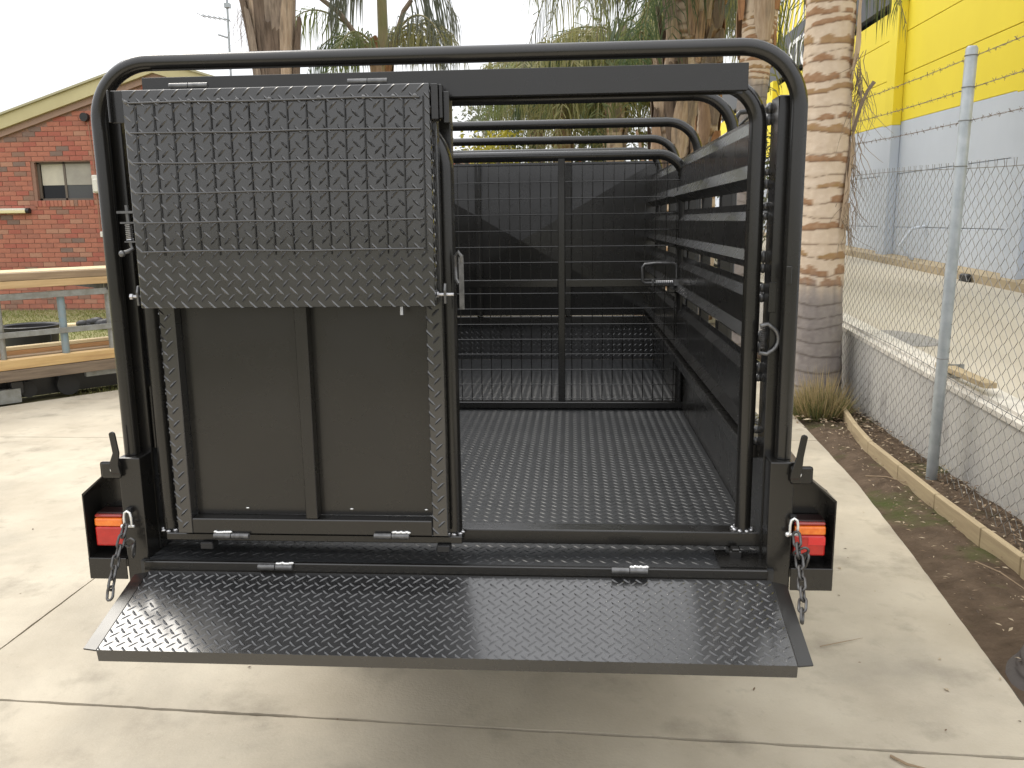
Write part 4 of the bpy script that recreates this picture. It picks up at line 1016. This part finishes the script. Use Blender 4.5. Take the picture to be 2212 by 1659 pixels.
def fibres(T_, c, n, L_, mt_, rnd, spread=.06):
    mb = MB()
    for i in range(n):
        p = Vector(c)+V(rnd.gauss(0,spread), rnd.gauss(0,spread), rnd.uniform(-.15,.15)); pts = [p]; d = V(rnd.uniform(-.3,.5), rnd.uniform(-.3,.3), -1)
        for k in range(5): d = (d+V(rnd.uniform(-.5,.5), rnd.uniform(-.4,.4), rnd.uniform(-.3,.1))).normalized(); pts.append(pts[-1]+d*L_/5*rnd.uniform(.5,1.2))
        mb.tube(pts, [.003,.0028,.0024,.002,.0015,.001], 3)
    mb.build('hanging_fibre', mt_, T_, kind='stuff')

# foreground ringed palm
rp = random.Random(3)
P1 = thing('ringed_palm', (2.22, 5.05, 0), 'stout pale palm with brown ring scars standing just right of the trailer', 'palm tree')
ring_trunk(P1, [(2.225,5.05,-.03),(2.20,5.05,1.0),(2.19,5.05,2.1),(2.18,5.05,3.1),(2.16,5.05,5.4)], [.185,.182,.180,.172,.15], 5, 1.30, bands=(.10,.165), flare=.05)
for (az, z0_, z1_, wd) in ((-1.05, 1.42, 2.02, .05), (-.75, 1.72, 2.32, .07), (-.82, 2.55, 3.05, .08), (-.35, 1.1, 1.6, .035)):
    mb = MB(); rows = 10
    for j in range(rows+1):
        t = j/rows; z_ = z0_+(z1_-z0_)*t; a0 = az+.45*t*(1 if az < -.6 else .3); ww = wd*math.sin(PI*min(1, t*.85+.12))/.19
        for q in range(4):
            a = a0-ww*.5+ww*q/3; rr_ = .198+.012*math.sin(t*5)+.02*(q == 3)*t
            mb.v.append(V(2.19+rr_*math.cos(a), 5.05+rr_*math.sin(a), z_))
    for j in range(rows):
        for q in range(3): k = j*4+q; mb.f.append((k, k+1, k+5, k+4))
    mb.build('peeling_sheath', mat('pale_sheath', (.58,.46,.34), .85, var=(.42,.31,.22), vscale=9, stretch=(3,3,.6), bump=.3, bscale=30), P1, smooth=60)
fibres(P1, (2.375, 4.93, 2.55), 34, .55, RACHD, rp, .03); fibres(P1, (2.37, 4.93, 2.0), 26, .42, RACHD, rp, .03); fibres(P1, (2.33, 4.9, 1.55), 30, .35, RACHD, rp, .035)
MB().tube([V(2.365,4.95,2.12), V(2.39,4.9,2.28), V(2.43,4.88,2.40), V(2.47,4.87,2.46)], [.014,.013,.012,.015], 6).build('dry_stalk', RACHD, P1, smooth=50)
for i in range(9): frond(P1, (2.16,5.05,5.4), i*.7+.2, 2.6, .9, 2.0, .75, 46, LEAF[i % 3], rp, 1.2)
frond(P1, (2.2,5.05,5.2), -.25, 1.05, .1, 1.9, .75, 40, LEAF[2], rp, 1.25, .010)

# near palm at the right edge: only its flared grey foot shows
P0 = thing('palm_trunk', (1.985, .86, 0), 'dark grey flared palm foot cut off by the right edge of the photo', 'palm tree')
ring_trunk(P0, [(1.985,.86,-.04),(2.02,.86,1.0),(2.06,.86,2.4),(2.1,.98,5.6)], [.17,.16,.155,.14], 9, 9, bands=(.06,.11), flare=.10, tone=.45)
for i in range(8): frond(P0, (2.1,.98,5.6), i*.8, 2.4, .9, 1.6, .7, 36, LEAF[i % 3], rp, 1.2)

# second ringed palm further along the fence
P2 = thing('ringed_palm', (2.15, 7.5, 0), 'second palm along the fence with grey rings and orange fibrous upper trunk', 'palm tree')
ring_trunk(P2, [(2.05,7.5,0),(2.06,7.5,1.5),(2.12,7.5,2.8),(2.17,7.5,3.5),(2.2,7.5,5.8)], [.16,.15,.145,.17,.17], 12, 3.0, bands=(.10,.17))
boots(P2, [(2.13,7.5,3.0),(2.18,7.5,4.4)], lambda t: .165+.03*t, 14, .55, [BOOT[0], BOOT[4], BOOT[3]], rp, .6, .02)
for i in range(13): frond(P2, (2.2,7.5,5.5+.1*(i % 3)), i*.52+.1, rp.uniform(2.2,2.9), .7, rp.uniform(1.9,3.0) if math.cos(i*.52+.1) < -.1 else rp.uniform(.4,.8), .85 if math.cos(i*.52+.1) < -.1 else .6, 50, LEAF[i % 4], rp, 1.25)

# shaggy palm with leaf bases
P3 = thing('shaggy_palm', (1.55, 10, 0), 'thick shaggy palm trunk covered in brown split leaf bases', 'palm tree')
tp = [(1.42,10,0),(1.47,10,1.5),(1.60,10,2.8),(1.82,10,4.2),(1.95,10,6.0)]
ring_trunk(P3, tp, [.30,.27,.24,.24,.22], 21, -1, bands=(.1,.2), n=28, dz=.03)
boots(P3, [(1.50,10,1.6),(1.62,10,2.8),(1.84,10,4.2),(1.93,10,5.6)], lambda t: .26-.02*t, 64, .80, BOOT[:4]+[BOOT[0]], rp, .34, .12)
for i in range(16): frond(P3, (1.95,10,5.7+.1*(i % 3)), i*.41+.2, rp.uniform(2.4,3.3), .8, rp.uniform(2.0,3.6), .95, 56, LEAF[i % 4], rp, 1.3)
P4 = thing('orange_palm', (2.2, 11.2, 0), 'slimmer orange brown palm trunk half hidden behind the shaggy palm', 'palm tree')
ring_trunk(P4, [(2.22,11.2,0),(2.22,11.2,2.5),(2.24,11.2,4.5),(2.3,11.2,6)], [.15,.15,.15,.14], 25, -1, bands=(.1,.2), n=28, dz=.03)
boots(P4, [(2.22,11.2,1.8),(2.24,11.2,3.6),(2.28,11.2,5.4)], lambda t: .155, 36, .5, [BOOT[4], BOOT[4], BOOT[0], BOOT[1]], rp, .7, .03)
for i in range(11): frond(P4, (2.3,11.2,5.7), i*.6, rp.uniform(2.2,3.0), .7, rp.uniform(2.0,3.2) if math.cos(i*.6) < .15 else rp.uniform(.2,.6), .9 if math.cos(i*.6) < .15 else .55, 50, LEAF[(i+1) % 4], rp, 1.3)

# left trunk above the track
P5 = thing('shaggy_palm', (-3.35, 9, 0), 'broad tan and grey palm trunk with long leaf sheaths rising above the left panel', 'palm tree')
ring_trunk(P5, [(-3.36,9,0),(-3.36,9,2),(-3.36,9,3.2),(-3.36,9,4.5),(-3.36,9,5.6)], [.22,.20,.20,.25,.24], 31, -1, n=30, dz=.03)
boots(P5, [(-3.36,9,2.1),(-3.37,9,2.9),(-3.38,9,3.5)], lambda t: .205+.02*t, 26, 1.9, [BOOT[3], BOOT[0], BOOT[1], BOOT[2], BOOT[3], BOOT[2]], rp, .42, .14)
fibres(P5, (-3.68, 8.9, 4.0), 40, .55, RACHD, rp, .035)
for i in range(14):
    az = [-.5, -.15, .2, .5, .9, 2.2, 2.7, 3.3, 1.4, 4.6, 5.1, -1.1, 3.8, 1.8][i]
    frond(P5, (-3.36,9,5.6), az, rp.uniform(1.9,2.7), .8, rp.uniform(1.0,1.5), .8, 44, LEAF[(i*2) % 4], rp, 1.3, .009)
# centre palm with fanned petioles
P6 = thing('feather_palm', (-2.45, 11, 0), 'slender palm above the trailer centre with fanned petioles and drooping feather fronds', 'palm tree')
ring_trunk(P6, [(-2.5,11,0),(-2.48,11,2.2),(-2.46,11,3.75)], [.13,.12,.125], 41, 1.5, n=24, dz=.03)
boots(P6, [(-2.46,11,3.3),(-2.46,11,3.8)], lambda t: .125, 10, .35, [BOOT[4], BOOT[0]], rp, .6, .05)
for pts, r_ in (([V(-2.55,11,3.7), V(-2.75,11,4.05), V(-3.05,11,4.45), V(-3.5,11,4.8)], .045), ([V(-2.45,11,3.7), V(-2.43,11,4.2), V(-2.43,11,5.4)], .085), ([V(-2.38,11,3.7), V(-2.25,11,4.1), V(-2.12,11,4.45), V(-2.0,11,4.6)], .045)):
    MB().tube(pts, [r_*(1-.1*i) for i in range(len(pts))], 7).build('petiole', RACH if r_ > .05 else RACHD, P6, smooth=50)
for i, (az, L_, rise, dr) in enumerate(((3.0,1.9,1.4,1.0),(.1,1.5,1.2,1.3),(.4,1.2,.9,1.0),(3.5,1.3,.8,1.0),(2.6,1.5,.9,1.2),(5.6,1.3,.9,.9),(-.6,1.5,1.3,1.5),(1.5,1.6,1.2,.9),(4.2,1.2,.8,1.0))):
    frond(P6, (-2.45,11,3.8), az, L_, rise, dr, .55, 36, LEAF[(1, 2, 3, 0)[i % 4]], rp, 1.25, .010)
frond(P6, (-2.43,11,4.9), .15, 1.3, .3, .8, .8, 40, LEAF[3], rp, 1.4); frond(P6, (-2.43,11,4.9), 3.3, .9, .3, .7, .7, 36, LEAF[3], rp, 1.4)

# background palms beyond the trailer
for i, (x, y, h, lab) in enumerate(((.1, 15.5, 4.4, 'drooping olive palm seen over the hoops left of the shaggy palm'), (1.05, 14.2, 4.5, 'dense green palm directly left of the shaggy palm trunk'), (-.55, 18.5, 4.7, 'far palm with arching crown seen through the hoops'), (.9, 19.5, 5.2, 'tallest far palm behind the hoops'), (2.75, 16.5, 5.9, 'far palm behind the orange palm trunk near the yellow wall'))):
    Pb = thing('background_palm', (x, y, 0), lab, 'palm tree')
    ring_trunk(Pb, [(x,y,0),(x,y,h*.5),(x,y,h)], [.17,.16,.15], 50+i, 1.2, n=20, dz=.05)
    boots(Pb, [(x,y,h*.6),(x,y,h)], lambda t: .16, 12, .5, [BOOT[0], BOOT[1]], rp, .6, .06)
    for q in range(18): frond(Pb, (x,y,h-.1+.12*(q % 3)), q*.37+i, rp.uniform(1.5,2.3), .8, rp.uniform(1.2,2.9), .85, 44, LEAF[(q+i) % 3 if q % 4 else 2], rp, 1.25, .014)
# leafy shrubs
def shrub(name, x, y, z0_, z1_, rx, mt_, lab, n=1500, ls=.05):
    t = thing(name, (x, y, 0), lab, 'tree'); MB().tube([V(x,y,0), V(x+.05,y,z0_), V(x,y,(z0_+z1_)/2)], [.08,.05,.03], 6).build('trunk', BOOT[1], t, smooth=50)
    br = MB()
    cl_ = [V(x+R.uniform(-rx,rx)*.8, y+R.uniform(-rx,rx)*.8, R.uniform(z0_,z1_)) for _ in range(16)]
    for c in cl_: br.tube([V(x,y,z0_), c], [.02,.006], 4)
    br.build('branches', BOOT[1], t)
    mb = MB()
    for i in range(n):
        c = R.choice(cl_); p = c+V(R.gauss(0,.2)*rx*1.3, R.gauss(0,.2)*rx*1.3, R.gauss(0,.16)*rx*1.3); s_ = ls*R.uniform(.6,1.4)
        a = V(R.uniform(-1,1),R.uniform(-1,1),R.uniform(-1,1)).normalized(); b = a.cross(V(R.uniform(-1,1),R.uniform(-1,1),R.uniform(-1,1))).normalized()
        mb.add([p-a*s_, p+b*s_*.4, p+a*s_, p-b*s_*.4], [(0,1,2,3)])
    mb.build('crown', mt_, t, kind='stuff')
shrub('yellow_shrub', -1.15, 15.0, 2.2, 3.15, .55, YLEAF, 'bright yellow leaved shrub seen between the roof hoops', 1300)
shrub('green_shrub', -.75, 15.6, 1.6, 2.9, .7, GLEAF, 'green shrub below the yellow one behind the hoops', 1600)
shrub('green_shrub', 1.5, 17.5, .6, 3.1, 1.3, GLEAF, 'broad dark green shrub behind the shaggy palm', 3200, .07)
shrub('gum_tree', -2.6, 24, 2.2, 4.6, 1.2, PLEAF, 'small hazy grey green gum tree left of the yellow shrub', 1600, .08)
shrub('green_shrub', 3.2, 12.8, .3, 2.6, .6, GLEAF, 'leafy shrub by the fence beyond the orange palm', 1500, .05)
# red oxide frame far behind the hoops
fr_ = thing('portal_frame', (.15, 18, 0), 'rusty red steel portal frame standing far behind the hoops', 'frame')
for x in (-.10, .48): MB().box(x-.06, x+.06, 17.95, 18.05, 0, 3.25).build('post', RUST, fr_)
MB().box(-.22, .58, 17.94, 18.06, 3.255, 3.33).build('beam', RUST, fr_)
for x in (.08, .18): MB().box(x-.025, x+.025, 18.1, 18.14, 0, 3.1).build('post', DARKP, fr_)
rh = thing('red_roof_house', (-5, 26, 0), 'distant house with a red roof glimpsed left between the hoops', 'house')
MB().box(-9, -3.6, 26, 31, 0, 3.2).build('wall', RETW, rh)
MB().prism([(-9.3,25.7,3.2),(-2.6,25.7,3.2),(-5.9,25.7,4.6)], (0,5.6,0)).build('roof', REDROOF, rh)
